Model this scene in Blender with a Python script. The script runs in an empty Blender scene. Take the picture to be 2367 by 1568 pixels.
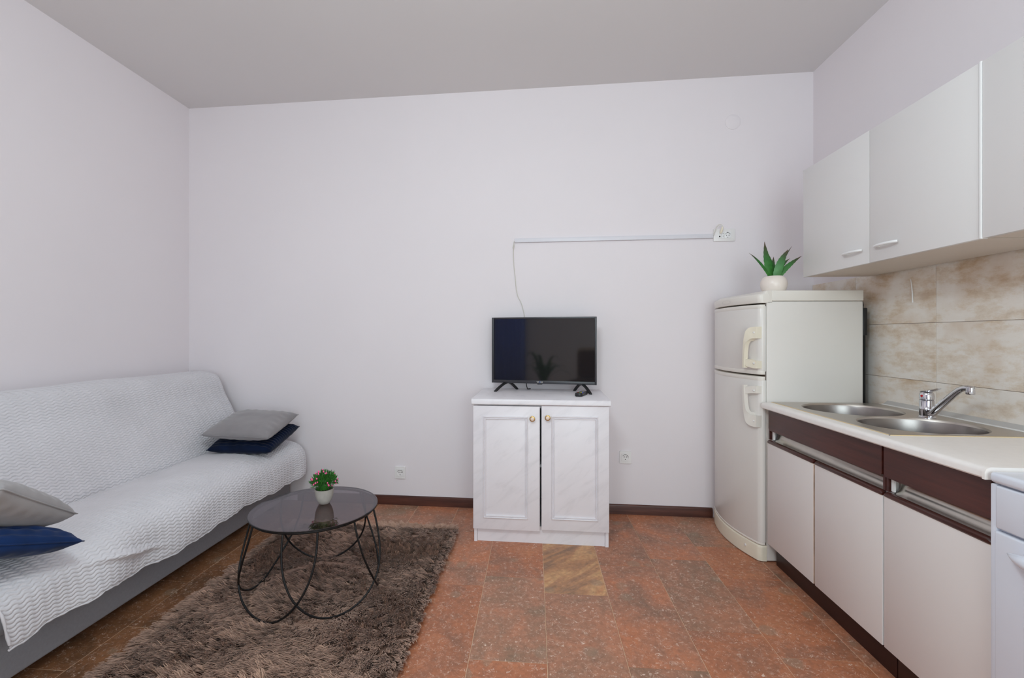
import bpy, bmesh, math, random
import numpy as np
from mathutils import Vector, Matrix, noise

random.seed(7)
RNG = np.random.default_rng(11)
C = bpy.context.scene.collection
SC = bpy.context.scene
PI = math.pi
R = math.radians

# ------------------------------------------------------------------ camera
EYE = 1.188
cam_d = bpy.data.cameras.new('camera')
cam_d.sensor_width = 36.0
cam_d.lens = 1045.0 / 2367.0 * 36.0
cam_d.shift_x = (1183.5 - 1150.0) / 2367.0
cam_d.shift_y = -(784.0 - 777.0) / 2367.0
cam_d.clip_start = 0.02
cam = bpy.data.objects.new('camera', cam_d)
cam.location = (0, 0, EYE)
cam.rotation_euler = (PI / 2, 0, math.atan(85.0 / 1045.0))
C.objects.link(cam)
SC.camera = cam

# ------------------------------------------------------------------ light
SC.view_settings.view_transform = 'Standard'
SC.view_settings.look = 'None'
SC.view_settings.gamma = 1.0
SC.view_settings.use_curve_mapping = False
SC.view_settings.exposure = 0.06
SC.cycles.use_denoising = True
SC.cycles.max_bounces = 12
SC.cycles.diffuse_bounces = 8
SC.cycles.glossy_bounces = 5
SC.cycles.sample_clamp_indirect = 6.0

W = bpy.data.worlds.new('world')
SC.world = W
W.use_nodes = True
W.node_tree.nodes['Background'].inputs[0].default_value = (0.78, 0.93, 1.0, 1)
W.node_tree.nodes['Background'].inputs[1].default_value = 1.2


def area(name, loc, rot, sx, sy, power, col):
    d = bpy.data.lights.new(name, 'AREA')
    d.shape = 'RECTANGLE'
    d.size, d.size_y, d.energy, d.color = sx, sy, power, col
    o = bpy.data.objects.new(name, d)
    o.location, o.rotation_euler = loc, rot
    C.objects.link(o)
    return o


# daylight coming in through the balcony window behind the camera
area('window_daylight', (0.6, -2.60, 1.45), (R(90), 0, 0), 2.1, 2.0, 63, (0.80, 0.955, 1.0))
# added point light above the view, no lamp modelled: evens out the wall brightness
pt = bpy.data.lights.new('added_fill_light', 'POINT')
pt.energy, pt.color, pt.shadow_soft_size = 52, (0.82, 0.955, 1.0), 0.22
po_l = bpy.data.objects.new('added_fill_light', pt)
po_l.location = (-0.30, 0.45, 2.24)
C.objects.link(po_l)


# ------------------------------------------------------------------ materials
def srgb(r, g, b):
    def f(c):
        c /= 255.0
        return c / 12.92 if c <= 0.04045 else ((c + 0.055) / 1.055) ** 2.4
    return (f(r), f(g), f(b), 1.0)


def new_mat(name):
    m = bpy.data.materials.new(name)
    m.use_nodes = True
    nt = m.node_tree
    return m, nt, nt.nodes['Principled BSDF']


def node(nt, kind, **kw):
    n = nt.nodes.new(kind)
    for k, v in kw.items():
        if k.startswith('i_'):
            n.inputs[k[2:].replace('_', ' ')].default_value = v
        else:
            setattr(n, k, v)
    return n


def ramp(nt, src, stops):
    r = nt.nodes.new('ShaderNodeValToRGB')
    el = r.color_ramp.elements
    while len(el) > 1:
        el.remove(el[-1])
    el[0].position, el[0].color = stops[0][0], stops[0][1]
    for p, c in stops[1:]:
        e = el.new(p)
        e.color = c
    nt.links.new(src, r.inputs[0])
    return r.outputs[0]


def mixc(nt, fac, a, b, mode='MIX'):
    m = nt.nodes.new('ShaderNodeMix')
    m.data_type = 'RGBA'
    m.blend_type = mode
    for sock, v in ((m.inputs[0], fac), (m.inputs[6], a), (m.inputs[7], b)):
        if hasattr(v, 'is_linked'):
            nt.links.new(v, sock)
        else:
            sock.default_value = v
    return m.outputs[2]


def g(v):
    return (v, v, v, 1)


def bump(nt, b, height, strength, dist=0.002):
    bn = node(nt, 'ShaderNodeBump')
    bn.inputs['Strength'].default_value = strength
    bn.inputs['Distance'].default_value = dist
    nt.links.new(height, bn.inputs['Height'])
    nt.links.new(bn.outputs[0], b.inputs['Normal'])


def plain(name, col, rough=0.5, metal=0.0, var=0.0, scale=6.0, bmp=0.0, bscale=200.0, spec=0.5, coat=0.0, sheen=0.0):
    m, nt, b = new_mat(name)
    b.inputs['Roughness'].default_value = rough
    b.inputs['Metallic'].default_value = metal
    b.inputs['Specular IOR Level'].default_value = spec
    b.inputs['Coat Weight'].default_value = coat
    b.inputs['Sheen Weight'].default_value = sheen
    tc = node(nt, 'ShaderNodeTexCoord')
    n = node(nt, 'ShaderNodeTexNoise')
    n.inputs['Scale'].default_value = scale
    n.inputs['Detail'].default_value = 5
    nt.links.new(tc.outputs['Object'], n.inputs['Vector'])
    lo = tuple(c * (1 - var) for c in col[:3]) + (1,)
    hi = tuple(min(1, c * (1 + var)) for c in col[:3]) + (1,)
    nt.links.new(ramp(nt, n.outputs[0], [(0.3, lo), (0.7, hi)]), b.inputs['Base Color'])
    if bmp:
        n2 = node(nt, 'ShaderNodeTexNoise')
        n2.inputs['Scale'].default_value = bscale
        nt.links.new(tc.outputs['Object'], n2.inputs['Vector'])
        bump(nt, b, n2.outputs[0], bmp)
    return m


M = {}
M['wall'] = plain('wall_paint', srgb(231, 225, 228), 0.75, var=0.012, scale=1.3, bmp=0.12, bscale=60, spec=0.25)
M['ceiling'] = plain('ceiling_paint', srgb(220, 217, 217), 0.85, var=0.01, scale=1.0, spec=0.2)
M['white_plastic'] = plain('white_plastic', srgb(232, 230, 229), 0.35, var=0.01)
M['dark_hole'] = plain('dark_hole', srgb(40, 30, 28), 0.7)
M['cream_plastic'] = plain('aged_cream_plastic', srgb(230, 222, 203), 0.35, var=0.02, scale=9)
M['cable_white'] = plain('cable_white', srgb(206, 202, 194), 0.5)
M['fridge'] = plain('fridge_enamel', srgb(224, 220, 215), 0.28, var=0.012, scale=3)
M['fridge_cap'] = plain('fridge_cap_plastic', srgb(226, 221, 213), 0.32, var=0.012, scale=5)
M['gasket'] = plain('fridge_gasket', srgb(214, 212, 208), 0.5)
M['gap'] = plain('dark_gap', srgb(58, 42, 30), 0.8)
M['black'] = plain('black_metal', srgb(11, 11, 12), 0.45, var=0.05, spec=0.35)
M['black_plastic'] = plain('black_plastic', srgb(24, 24, 26), 0.42, var=0.05)
M['bezel'] = plain('tv_bezel', srgb(46, 45, 50), 0.35, var=0.03)
M['screen'] = plain('tv_screen', srgb(27, 26, 29), 0.05, spec=0.75)
M['laminate'] = plain('kitchen_laminate_white', srgb(226, 220, 217), 0.42, var=0.012, scale=2.5)
M['upper'] = plain('upper_laminate_white', srgb(224, 222, 221), 0.45, var=0.008, scale=2.5)
M['edge_white'] = plain('edge_trim_white', srgb(236, 236, 236), 0.35)
M['upper_under'] = plain('upper_underside', srgb(216, 205, 194), 0.5, var=0.01)
M['worktop'] = plain('worktop_laminate', srgb(240, 235, 231), 0.33, var=0.02, scale=40)
M['silicone'] = plain('yellowed_silicone', srgb(216, 194, 154), 0.5, var=0.06, scale=30)
M['alu'] = plain('satin_aluminium', srgb(190, 184, 176), 0.20, metal=1.0, var=0.04, scale=30)
M['chrome'] = plain('chrome', srgb(215, 215, 220), 0.07, metal=1.0)
M['steel'] = plain('brushed_steel', srgb(150, 144, 141), 0.30, metal=1.0, var=0.03, scale=12)
M['steel_plate'] = plain('brushed_steel_plate', srgb(196, 189, 182), 0.34, metal=1.0, var=0.04, scale=9)
M['edge_worn'] = plain('worn_edge_band', srgb(206, 182, 164), 0.6, var=0.22, scale=14)
M['red'] = plain('red_dot', srgb(190, 20, 25), 0.3)
M['stove'] = plain('stove_enamel', srgb(222, 226, 236), 0.22, var=0.008)
M['gold'] = plain('brass', srgb(196, 160, 92), 0.25, metal=0.9)
M['porcelain'] = plain('porcelain', srgb(228, 208, 192), 0.2)
M['pot_white'] = plain('glazed_pot', srgb(232, 221, 212), 0.3, var=0.015)
M['pot_concrete'] = plain('concrete_pot', srgb(170, 164, 157), 0.8, var=0.07, scale=40, bmp=0.25, bscale=120)
M['soil'] = plain('soil', srgb(60, 45, 34), 0.9, var=0.3, scale=80)
M['pink'] = plain('pink_petal', srgb(240, 92, 148), 0.5, var=0.2, scale=60)
M['foliage'] = plain('foliage', srgb(52, 112, 40), 0.45, var=0.4, scale=60)
M['sofa'] = plain('sofa_fabric', srgb(142, 141, 146), 0.9, var=0.05, scale=90, bmp=0.2, bscale=500, spec=0.2)
M['blanket'] = plain('blanket_fleece', srgb(212, 210, 214), 0.92, var=0.035, scale=7, bmp=0.25, bscale=420, spec=0.1, sheen=0.25)
M['velvet'] = plain('grey_velvet', srgb(136, 132, 134), 0.8, var=0.09, scale=8, bmp=0.12, bscale=60, spec=0.15, sheen=0.35)
M['navy'] = plain('navy_corduroy', srgb(8, 21, 46), 0.85, var=0.3, scale=14, spec=0.1, sheen=0.12)
M['rug_back'] = plain('rug_backing', srgb(124, 98, 84), 0.95, var=0.1, scale=20)


def wood_mat(name, dark, light, axis='Y', rough=0.35):
    m, nt, b = new_mat(name)
    tc = node(nt, 'ShaderNodeTexCoord')
    mp = node(nt, 'ShaderNodeMapping')
    s = {'X': (1.2, 22, 22), 'Y': (22, 1.2, 22)}[axis]
    mp.inputs['Scale'].default_value = s
    nt.links.new(tc.outputs['Object'], mp.inputs[0])
    n = node(nt, 'ShaderNodeTexNoise')
    n.inputs['Scale'].default_value = 2.2
    n.inputs['Detail'].default_value = 8
    n.inputs['Roughness'].default_value = 0.65
    nt.links.new(mp.outputs[0], n.inputs['Vector'])
    nt.links.new(ramp(nt, n.outputs[0], [(0.28, dark), (0.75, light)]), b.inputs['Base Color'])
    b.inputs['Roughness'].default_value = rough
    bump(nt, b, n.outputs[0], 0.12, 0.001)
    return m


M['dark_wood'] = wood_mat('dark_brown_wood', srgb(54, 24, 20), srgb(88, 44, 36), 'Y', 0.32)
M['baseboard'] = wood_mat('baseboard_wood', srgb(54, 26, 20), srgb(98, 56, 44), 'X', 0.4)
M['plinth'] = wood_mat('plinth_wood', srgb(40, 16, 12), srgb(56, 24, 18), 'Y', 0.45)


def marble_laminate():
    m, nt, b = new_mat('marbled_laminate')
    tc = node(nt, 'ShaderNodeTexCoord')
    m0 = node(nt, 'ShaderNodeMapping')
    m0.inputs['Rotation'].default_value = (0, R(38), 0)
    nt.links.new(tc.outputs['Object'], m0.inputs[0])
    mp = node(nt, 'ShaderNodeMapping')
    mp.inputs['Scale'].default_value = (3.5, 3.5, 12)
    nt.links.new(m0.outputs[0], mp.inputs[0])
    n = node(nt, 'ShaderNodeTexNoise')
    n.inputs['Scale'].default_value = 1.6
    n.inputs['Detail'].default_value = 7
    n.inputs['Roughness'].default_value = 0.6
    n.inputs['Distortion'].default_value = 0.5
    nt.links.new(mp.outputs[0], n.inputs['Vector'])
    nt.links.new(ramp(nt, n.outputs[0], [(0.30, srgb(219, 215, 219)), (0.48, srgb(228, 224, 228)), (0.8, srgb(231, 227, 231))]),
                 b.inputs['Base Color'])
    b.inputs['Roughness'].default_value = 0.38
    return m


M['marble_lam'] = marble_laminate()


def backsplash_mat():
    m, nt, b = new_mat('weathered_wood_look_tile')
    geo = node(nt, 'ShaderNodeNewGeometry')
    oi = node(nt, 'ShaderNodeObjectInfo')
    off = node(nt, 'ShaderNodeVectorMath', operation='SCALE')
    comb = node(nt, 'ShaderNodeCombineXYZ')
    for k in range(3):
        nt.links.new(oi.outputs['Random'], comb.inputs[k])
    nt.links.new(comb.outputs[0], off.inputs[0])
    off.inputs['Scale'].default_value = 37.0
    add = node(nt, 'ShaderNodeVectorMath', operation='ADD')
    nt.links.new(geo.outputs['Position'], add.inputs[0])
    nt.links.new(off.outputs[0], add.inputs[1])
    mp = node(nt, 'ShaderNodeMapping')
    mp.inputs['Scale'].default_value = (1, 5.0, 12.0)
    nt.links.new(add.outputs[0], mp.inputs[0])
    n1 = node(nt, 'ShaderNodeTexNoise')
    n1.inputs['Scale'].default_value = 1.1
    n1.inputs['Detail'].default_value = 9
    n1.inputs['Roughness'].default_value = 0.72
    nt.links.new(mp.outputs[0], n1.inputs['Vector'])
    n2 = node(nt, 'ShaderNodeTexNoise')
    n2.inputs['Scale'].default_value = 5.0
    n2.inputs['Detail'].default_value = 6
    nt.links.new(add.outputs[0], n2.inputs['Vector'])
    c1 = ramp(nt, n1.outputs[0], [(0.34, srgb(186, 154, 118)), (0.45, srgb(216, 198, 176)), (0.53, srgb(232, 224, 215)), (0.75, srgb(240, 235, 229))])
    c2 = ramp(nt, n2.outputs[0], [(0.36, srgb(200, 168, 132)), (0.54, srgb(238, 231, 222))])
    nt.links.new(mixc(nt, 0.42, c1, c2), b.inputs['Base Color'])
    b.inputs['Roughness'].default_value = 0.42
    bump(nt, b, n1.outputs[0], 0.08, 0.002)
    return m


M['backsplash'] = backsplash_mat()


def floor_mat(name, base, second, third, fleck_amt=1.0, streak=False):
    """red-brown breccia marble: clouds of colour, pale shell flecks and thin pale veins"""
    m, nt, b = new_mat(name)
    geo = node(nt, 'ShaderNodeNewGeometry')
    oi = node(nt, 'ShaderNodeObjectInfo')
    comb = node(nt, 'ShaderNodeCombineXYZ')
    nt.links.new(oi.outputs['Random'], comb.inputs[0])
    nt.links.new(oi.outputs['Random'], comb.inputs[2])
    off = node(nt, 'ShaderNodeVectorMath', operation='SCALE')
    off.inputs['Scale'].default_value = 61.0
    nt.links.new(comb.outputs[0], off.inputs[0])
    add = node(nt, 'ShaderNodeVectorMath', operation='ADD')
    nt.links.new(geo.outputs['Position'], add.inputs[0])
    nt.links.new(off.outputs[0], add.inputs[1])
    P = add.outputs[0]

    def nz(scale, detail=4, rough=0.55, dist=0.0, vec=P):
        n = node(nt, 'ShaderNodeTexNoise')
        n.inputs['Scale'].default_value = scale
        n.inputs['Detail'].default_value = detail
        n.inputs['Roughness'].default_value = rough
        n.inputs['Distortion'].default_value = dist
        nt.links.new(vec, n.inputs['Vector'])
        return n.outputs[0]

    if streak:
        m0 = node(nt, 'ShaderNodeMapping')
        m0.inputs['Rotation'].default_value = (0, 0, R(-40))
        nt.links.new(P, m0.inputs[0])
        m1 = node(nt, 'ShaderNodeMapping')
        m1.inputs['Scale'].default_value = (1.6, 6.0, 1)
        nt.links.new(m0.outputs[0], m1.inputs[0])
        clouds = ramp(nt, nz(1.6, 7, 0.62, 0.8, m1.outputs[0]), [(0.34, second), (0.46, base), (0.56, third), (0.66, srgb(196, 134, 92)), (0.74, second)])
    else:
        clouds = ramp(nt, nz(4.2, 6, 0.62, 0.5), [(0.34, second), (0.5, base), (0.66, third)])
    fine = ramp(nt, nz(48, 5, 0.7), [(0.3, g(0.66)), (0.7, g(1.16))])
    col = mixc(nt, 0.8, clouds, fine, 'MULTIPLY')
    # per tile tone
    tone = ramp(nt, oi.outputs['Random'], [(0.0, g(0.90)), (0.35, g(0.97)), (0.7, g(1.04)), (1.0, g(1.10))])
    col = mixc(nt, 0.7, col, tone, 'MULTIPLY')
    # grey-olive stone chips
    v = node(nt, 'ShaderNodeTexVoronoi')
    v.inputs['Scale'].default_value = 13
    nt.links.new(P, v.inputs['Vector'])
    sepv = node(nt, 'ShaderNodeSeparateColor')
    nt.links.new(v.outputs['Color'], sepv.inputs[0])
    chips = ramp(nt, sepv.outputs[0], [(0.90, g(0)), (0.92, g(1))])
    near = ramp(nt, v.outputs['Distance'], [(0.35, g(1)), (0.5, g(0))])
    chipmask = mixc(nt, 1.0, chips, near, 'MULTIPLY')
    col = mixc(nt, mixc(nt, 1.0, chipmask, g(0.45), 'MULTIPLY'), col, srgb(146, 128, 108))
    # fine pale speckle
    sp1 = ramp(nt, nz(95, 3, 0.6), [(0.56, g(0)), (0.70, g(1))])
    sp2 = ramp(nt, nz(9, 3, 0.5), [(0.38, g(0.15)), (0.62, g(1))])
    spk = mixc(nt, 1.0, mixc(nt, 1.0, sp1, sp2, 'MULTIPLY'), g(0.26 * min(1.0, fleck_amt)), 'MULTIPLY')
    col = mixc(nt, spk, col, srgb(214, 176, 150))
    # pale curved flecks: thin bands of a warped noise, broken up by another noise
    w1 = nz(26, 3, 0.6, 1.1)
    band = ramp(nt, w1, [(0.478, g(0)), (0.494, g(1)), (0.506, g(1)), (0.522, g(0))])
    brk = ramp(nt, nz(62, 2, 0.5), [(0.55, g(0)), (0.62, g(1))])
    fl = mixc(nt, 1.0, band, brk, 'MULTIPLY')
    w2 = nz(54, 3, 0.6, 0.9)
    band2 = ramp(nt, w2, [(0.475, g(0)), (0.497, g(1)), (0.503, g(1)), (0.525, g(0))])
    brk2 = ramp(nt, nz(40, 2, 0.5, 0.0), [(0.50, g(0)), (0.60, g(1))])
    fl2 = mixc(nt, 1.0, band2, brk2, 'MULTIPLY')
    fsum = mixc(nt, 1.0, fl, mixc(nt, 1.0, fl2, g(0.65), 'MULTIPLY'), 'ADD')
    fsum = mixc(nt, 1.0, fsum, g(0.74 * fleck_amt), 'MULTIPLY')
    col = mixc(nt, fsum, col, srgb(228, 202, 184))
    nt.links.new(col, b.inputs['Base Color'])
    b.inputs['Roughness'].default_value = 0.42
    b.inputs['Specular IOR Level'].default_value = 0.4
    return m


M['tile_a'] = floor_mat('red_brown_marble', srgb(172, 117, 90), srgb(140, 104, 84), srgb(190, 120, 84))
M['tile_b'] = floor_mat('grey_brown_marble', srgb(166, 119, 94), srgb(142, 112, 90), srgb(184, 124, 94), 1.2)
M['tile_c'] = floor_mat('orange_red_marble', srgb(180, 114, 81), srgb(156, 109, 86), srgb(192, 125, 88), 1.0)
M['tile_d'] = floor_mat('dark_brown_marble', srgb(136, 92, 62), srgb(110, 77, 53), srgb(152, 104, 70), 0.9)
M['tile_ochre'] = floor_mat('ochre_marble', srgb(186, 136, 98), srgb(148, 114, 90), srgb(208, 162, 116), 0.25, True)
M['grout'] = plain('pale_grout', srgb(224, 194, 164), 0.85, var=0.06, scale=50)


def aloe_mat():
    m, nt, b = new_mat('aloe_leaf')
    at = node(nt, 'ShaderNodeAttribute')
    at.attribute_name = 'along'
    tc = node(nt, 'ShaderNodeTexCoord')
    n = node(nt, 'ShaderNodeTexNoise')
    n.inputs['Scale'].default_value = 40
    nt.links.new(tc.outputs['Object'], n.inputs['Vector'])
    c = ramp(nt, at.outputs['Fac'], [(0.0, srgb(62, 130, 52)), (0.55, srgb(48, 112, 46)), (0.82, srgb(62, 74, 44)), (1.0, srgb(92, 56, 40))])
    c = mixc(nt, 0.5, c, ramp(nt, n.outputs[0], [(0.3, g(0.55)), (0.7, g(1.25))]), 'MULTIPLY')
    nt.links.new(c, b.inputs['Base Color'])
    b.inputs['Roughness'].default_value = 0.38
    return m


M['aloe'] = aloe_mat()


def rug_mat():
    m, nt, b = new_mat('rug_pile')
    at = node(nt, 'ShaderNodeAttribute')
    at.attribute_name = 'along'
    at2 = node(nt, 'ShaderNodeAttribute')
    at2.attribute_name = 'tone'
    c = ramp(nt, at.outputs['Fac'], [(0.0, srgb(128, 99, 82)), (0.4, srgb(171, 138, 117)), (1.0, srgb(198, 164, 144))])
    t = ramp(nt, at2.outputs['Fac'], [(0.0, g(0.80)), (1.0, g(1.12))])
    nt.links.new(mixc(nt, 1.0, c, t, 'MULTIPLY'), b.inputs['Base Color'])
    b.inputs['Roughness'].default_value = 0.7
    b.inputs['Specular IOR Level'].default_value = 0.2
    b.inputs['Sheen Weight'].default_value = 0.2
    return m


M['pile'] = rug_mat()


def smoked_glass():
    m, nt, b = new_mat('smoked_glass')
    out = nt.nodes['Material Output']
    tr = node(nt, 'ShaderNodeBsdfTransparent')
    tr.inputs[0].default_value = (0.52, 0.49, 0.51, 1)
    gl = node(nt, 'ShaderNodeBsdfGlossy')
    gl.inputs['Roughness'].default_value = 0.015
    gl.inputs['Color'].default_value = (0.95, 0.93, 0.97, 1)
    fr = node(nt, 'ShaderNodeFresnel')
    # same reflectance seen from either side of the thin pane
    geo = node(nt, 'ShaderNodeNewGeometry')
    mr = node(nt, 'ShaderNodeMapRange')
    mr.inputs['To Min'].default_value = 1.6
    mr.inputs['To Max'].default_value = 1 / 1.6
    nt.links.new(geo.outputs['Backfacing'], mr.inputs['Value'])
    nt.links.new(mr.outputs[0], fr.inputs['IOR'])
    mx = node(nt, 'ShaderNodeMixShader')
    nt.links.new(fr.outputs[0], mx.inputs[0])
    nt.links.new(tr.outputs[0], mx.inputs[1])
    nt.links.new(gl.outputs[0], mx.inputs[2])
    nt.links.new(mx.outputs[0], out.inputs[0])
    return m


M['smoked'] = smoked_glass()
for nm, c in (('btn_red', (170, 40, 50)), ('btn_green', (90, 150, 70)), ('btn_yellow', (225, 205, 50)), ('btn_blue', (90, 110, 215)),
              ('btn_grey', (120, 118, 122)), ('logo_white', (236, 232, 222)), ('logo_blue', (110, 140, 220))):
    M[nm] = plain(nm, srgb(*c), 0.45)


# ------------------------------------------------------------------ mesh helpers
class MB:
    def __init__(self):
        self.v, self.f, self.mi = [], [], []

    def add(self, verts, faces, mi=0):
        o = len(self.v)
        self.v += [tuple(p) for p in verts]
        self.f += [tuple(i + o for i in f) for f in faces]
        self.mi += [mi] * len(faces)
        return self

    def box(self, x0, x1, y0, y1, z0, z1, mi=0):
        v = [(x, y, z) for z in (z0, z1) for y in (y0, y1) for x in (x0, x1)]
        return self.add(v, [(0, 2, 3, 1), (4, 5, 7, 6), (0, 1, 5, 4), (2, 6, 7, 3), (0, 4, 6, 2), (1, 3, 7, 5)], mi)

    def bbox(self, x0, x1, y0, y1, z0, z1, bev=0.003, seg=2, mi=0):
        bm = bmesh.new()
        bmesh.ops.create_cube(bm, size=1.0)
        for v in bm.verts:
            v.co = ((x0 + x1) / 2 + v.co.x * (x1 - x0), (y0 + y1) / 2 + v.co.y * (y1 - y0), (z0 + z1) / 2 + v.co.z * (z1 - z0))
        bmesh.ops.bevel(bm, geom=list(bm.edges), offset=bev, segments=seg, profile=0.5, affect='EDGES')
        bm.verts.index_update()
        self.add([v.co[:] for v in bm.verts], [[v.index for v in f.verts] for f in bm.faces], mi)
        bm.free()
        return self

    def tube(self, path, r, n=10, mi=0, caps=True):
        path = [Vector(p) for p in path]
        rs = r if isinstance(r, (list, tuple)) else [r] * len(path)
        rings, t0, nrm = [], None, None
        for i, p in enumerate(path):
            t = (path[min(i + 1, len(path) - 1)] - path[max(i - 1, 0)]).normalized()
            if nrm is None:
                nrm = t.orthogonal().normalized()
            else:
                nrm = (nrm - t * nrm.dot(t)).normalized()
            bi = t.cross(nrm)
            rings.append([p + (nrm * math.cos(a) + bi * math.sin(a)) * rs[i] for a in [2 * PI * k / n for k in range(n)]])
        v = [q for ring in rings for q in ring]
        f = []
        for i in range(len(path) - 1):
            for k in range(n):
                a, b2 = i * n + k, i * n + (k + 1) % n
                f.append((a, b2, b2 + n, a + n))
        if caps:
            f.append(tuple(range(n - 1, -1, -1)))
            f.append(tuple((len(path) - 1) * n + k for k in range(n)))
        return self.add(v, f, mi)

    def lathe(self, prof, c=(0, 0, 0), n=32, mi=0, axis='Z', cap0=True, cap1=True, ry=1.0):
        v, f = [], []
        for (r, z) in prof:
            for k in range(n):
                a = 2 * PI * k / n
                p = (r * math.cos(a), r * math.sin(a) * ry, z)
                if axis == 'Y':
                    p = (p[0], p[2], p[1])
                elif axis == 'X':
                    p = (p[2], p[0], p[1])
                v.append((c[0] + p[0], c[1] + p[1], c[2] + p[2]))
        for i in range(len(prof) - 1):
            for k in range(n):
                a, b2 = i * n + k, i * n + (k + 1) % n
                f.append((a, b2, b2 + n, a + n))
        if cap0:
            f.append(tuple(range(n - 1, -1, -1)))
        if cap1:
            f.append(tuple((len(prof) - 1) * n + k for k in range(n)))
        return self.add(v, f, mi)

    def prism(self, poly, lo, hi, axis='Z', mi=0):
        """poly: 2D points; extruded along axis. Z: (x,y); Y: (x,z); X: (y,z)"""
        def P(p, h):
            return {'Z': (p[0], p[1], h), 'Y': (p[0], h, p[1]), 'X': (h, p[0], p[1])}[axis]
        n = len(poly)
        v = [P(p, lo) for p in poly] + [P(p, hi) for p in poly]
        f = [tuple(range(n - 1, -1, -1)), tuple(range(n, 2 * n))]
        f += [(i, (i + 1) % n, (i + 1) % n + n, i + n) for i in range(n)]
        return self.add(v, f, mi)

    def grid(self, fn, nu, nv, mi=0):
        v = [fn(i / nu, j / nv) for j in range(nv + 1) for i in range(nu + 1)]
        f = [(j * (nu + 1) + i, j * (nu + 1) + i + 1, (j + 1) * (nu + 1) + i + 1, (j + 1) * (nu + 1) + i) for j in range(nv) for i in range(nu)]
        return self.add(v, f, mi)


def finish_mesh(me, smooth, angle=35):
    bm = bmesh.new()
    bm.from_mesh(me)
    bmesh.ops.recalc_face_normals(bm, faces=bm.faces)
    bm.to_mesh(me)
    bm.free()
    if smooth:
        me.shade_smooth()
        me.set_sharp_from_angle(angle=R(angle))


def obj(name, mb, mat, parent=None, smooth=True, world=False, angle=35):
    """one mesh object; verts in the parent's frame (or in world space when world=True and the parent is unrotated)"""
    me = bpy.data.meshes.new(name)
    v = mb.v
    if world and parent is not None:
        l = parent.matrix_basis.translation
        q = parent
        while q.parent:
            q = q.parent
            l = l + q.matrix_basis.translation
        v = [(a - l.x, b - l.y, c - l.z) for a, b, c in v]
    me.from_pydata(v, [], mb.f)
    for m in (mat if isinstance(mat, (list, tuple)) else [mat]):
        me.materials.append(m)
    if any(mb.mi):
        me.polygons.foreach_set('material_index', mb.mi)
    finish_mesh(me, smooth, angle)
    o = bpy.data.objects.new(name, me)
    C.objects.link(o)
    if parent:
        o.parent = parent
    return o


def thing(name, label, cat, loc=(0, 0, 0), rotz=0.0, group=None):
    o = bpy.data.objects.new(name, None)
    o.empty_display_size = 0.05
    o.location, o.rotation_euler = loc, (0, 0, rotz)
    C.objects.link(o)
    o['label'], o['category'] = label, cat
    if group:
        o['group'] = group
    return o


def tag(o, label, cat, group=None):
    o['label'], o['category'] = label, cat
    if group:
        o['group'] = group
    return o


def struct(name, mb, mat, smooth=False):
    o = obj(name, mb, mat, None, smooth)
    o['kind'] = 'structure'
    return o


def rrect(x0, x1, y0, y1, r, n=5):
    pts = []
    for cx, cy, a0 in ((x1 - r, y1 - r, 0), (x0 + r, y1 - r, 90), (x0 + r, y0 + r, 180), (x1 - r, y0 + r, 270)):
        for k in range(n + 1):
            a = R(a0 + 90 * k / n)
            pts.append((cx + r * math.cos(a), cy + r * math.sin(a)))
    return pts


# ------------------------------------------------------------------ room shell
XL, XR, H = -2.56, 1.78, 2.88
BX0, BY0, BX1, BY1 = -2.56, 3.166, 1.78, 3.048          # back wall line on the room side
bslope = (BY1 - BY0) / (BX1 - BX0)


def by(x):
    return BY0 + (x - BX0) * bslope


BROT = math.atan(bslope)
YF = -2.4
fl = struct('floor', MB().box(XL - 0.1, XR + 0.1, YF - 0.1, 3.3, -0.12, -0.0018), M['grout'])
struct('ceiling', MB().box(XL - 0.1, XR + 0.1, YF - 0.1, 3.3, H, H + 0.12), M['ceiling'])
struct('wall_left', MB().box(XL - 0.12, XL, YF, by(XL), 0, H), M['wall'])
wr = struct('wall_right', MB().box(XR, XR + 0.12, YF, by(XR), 0, H), M['wall'])
wb = MB().prism([(XL - 0.12, by(XL - 0.12)), (XR + 0.12, by(XR + 0.12)), (XR + 0.12, 3.3), (XL - 0.12, 3.3)], 0, H)
struct('wall_back', wb, M['wall'])
# wall behind the camera with the balcony window
wf = MB()
wx0, wx1, wz0, wz1 = -0.45, 1.65, 0.45, 2.45
wf.box(XL, wx0, YF - 0.12, YF, 0, H).box(wx1, XR, YF - 0.12, YF, 0, H)
wf.box(wx0, wx1, YF - 0.12, YF, 0, wz0).box(wx0, wx1, YF - 0.12, YF, wz1, H)
struct('wall_front', wf, M['wall'])
fr = MB()
for a0, a1, b0, b1 in ((wx0, wx0 + .06, wz0, wz1), (wx1 - .06, wx1, wz0, wz1), (wx0, wx1, wz0, wz0 + .06), (wx0, wx1, wz1 - .06, wz1), (0.56, 0.64, wz0, wz1)):
    fr.box(a0, a1, YF - 0.09, YF - 0.03, b0, b1)
win = struct('window_1', fr, M['white_plastic'])

# baseboard along the back wall, rounded upper edge
prof = [(0, 0), (0, 0.064), (-0.006, 0.0635), (-0.011, 0.060), (-0.013, 0.053), (-0.013, 0)]
bbm = MB()
for (xa, xb) in ((-1.70, 1.16),):
    v = []
    for x in (xa, xb):
        v += [(x, by(x) + p[0], p[1]) for p in prof]
    n = len(prof)
    bbm.add(v, [tuple(range(n)), tuple(range(2 * n - 1, n - 1, -1))] + [(i, i + n, (i + 1) % n + n, (i + 1) % n) for i in range(n)])
struct('baseboard_back', bbm, M['baseboard'], True)

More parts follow.
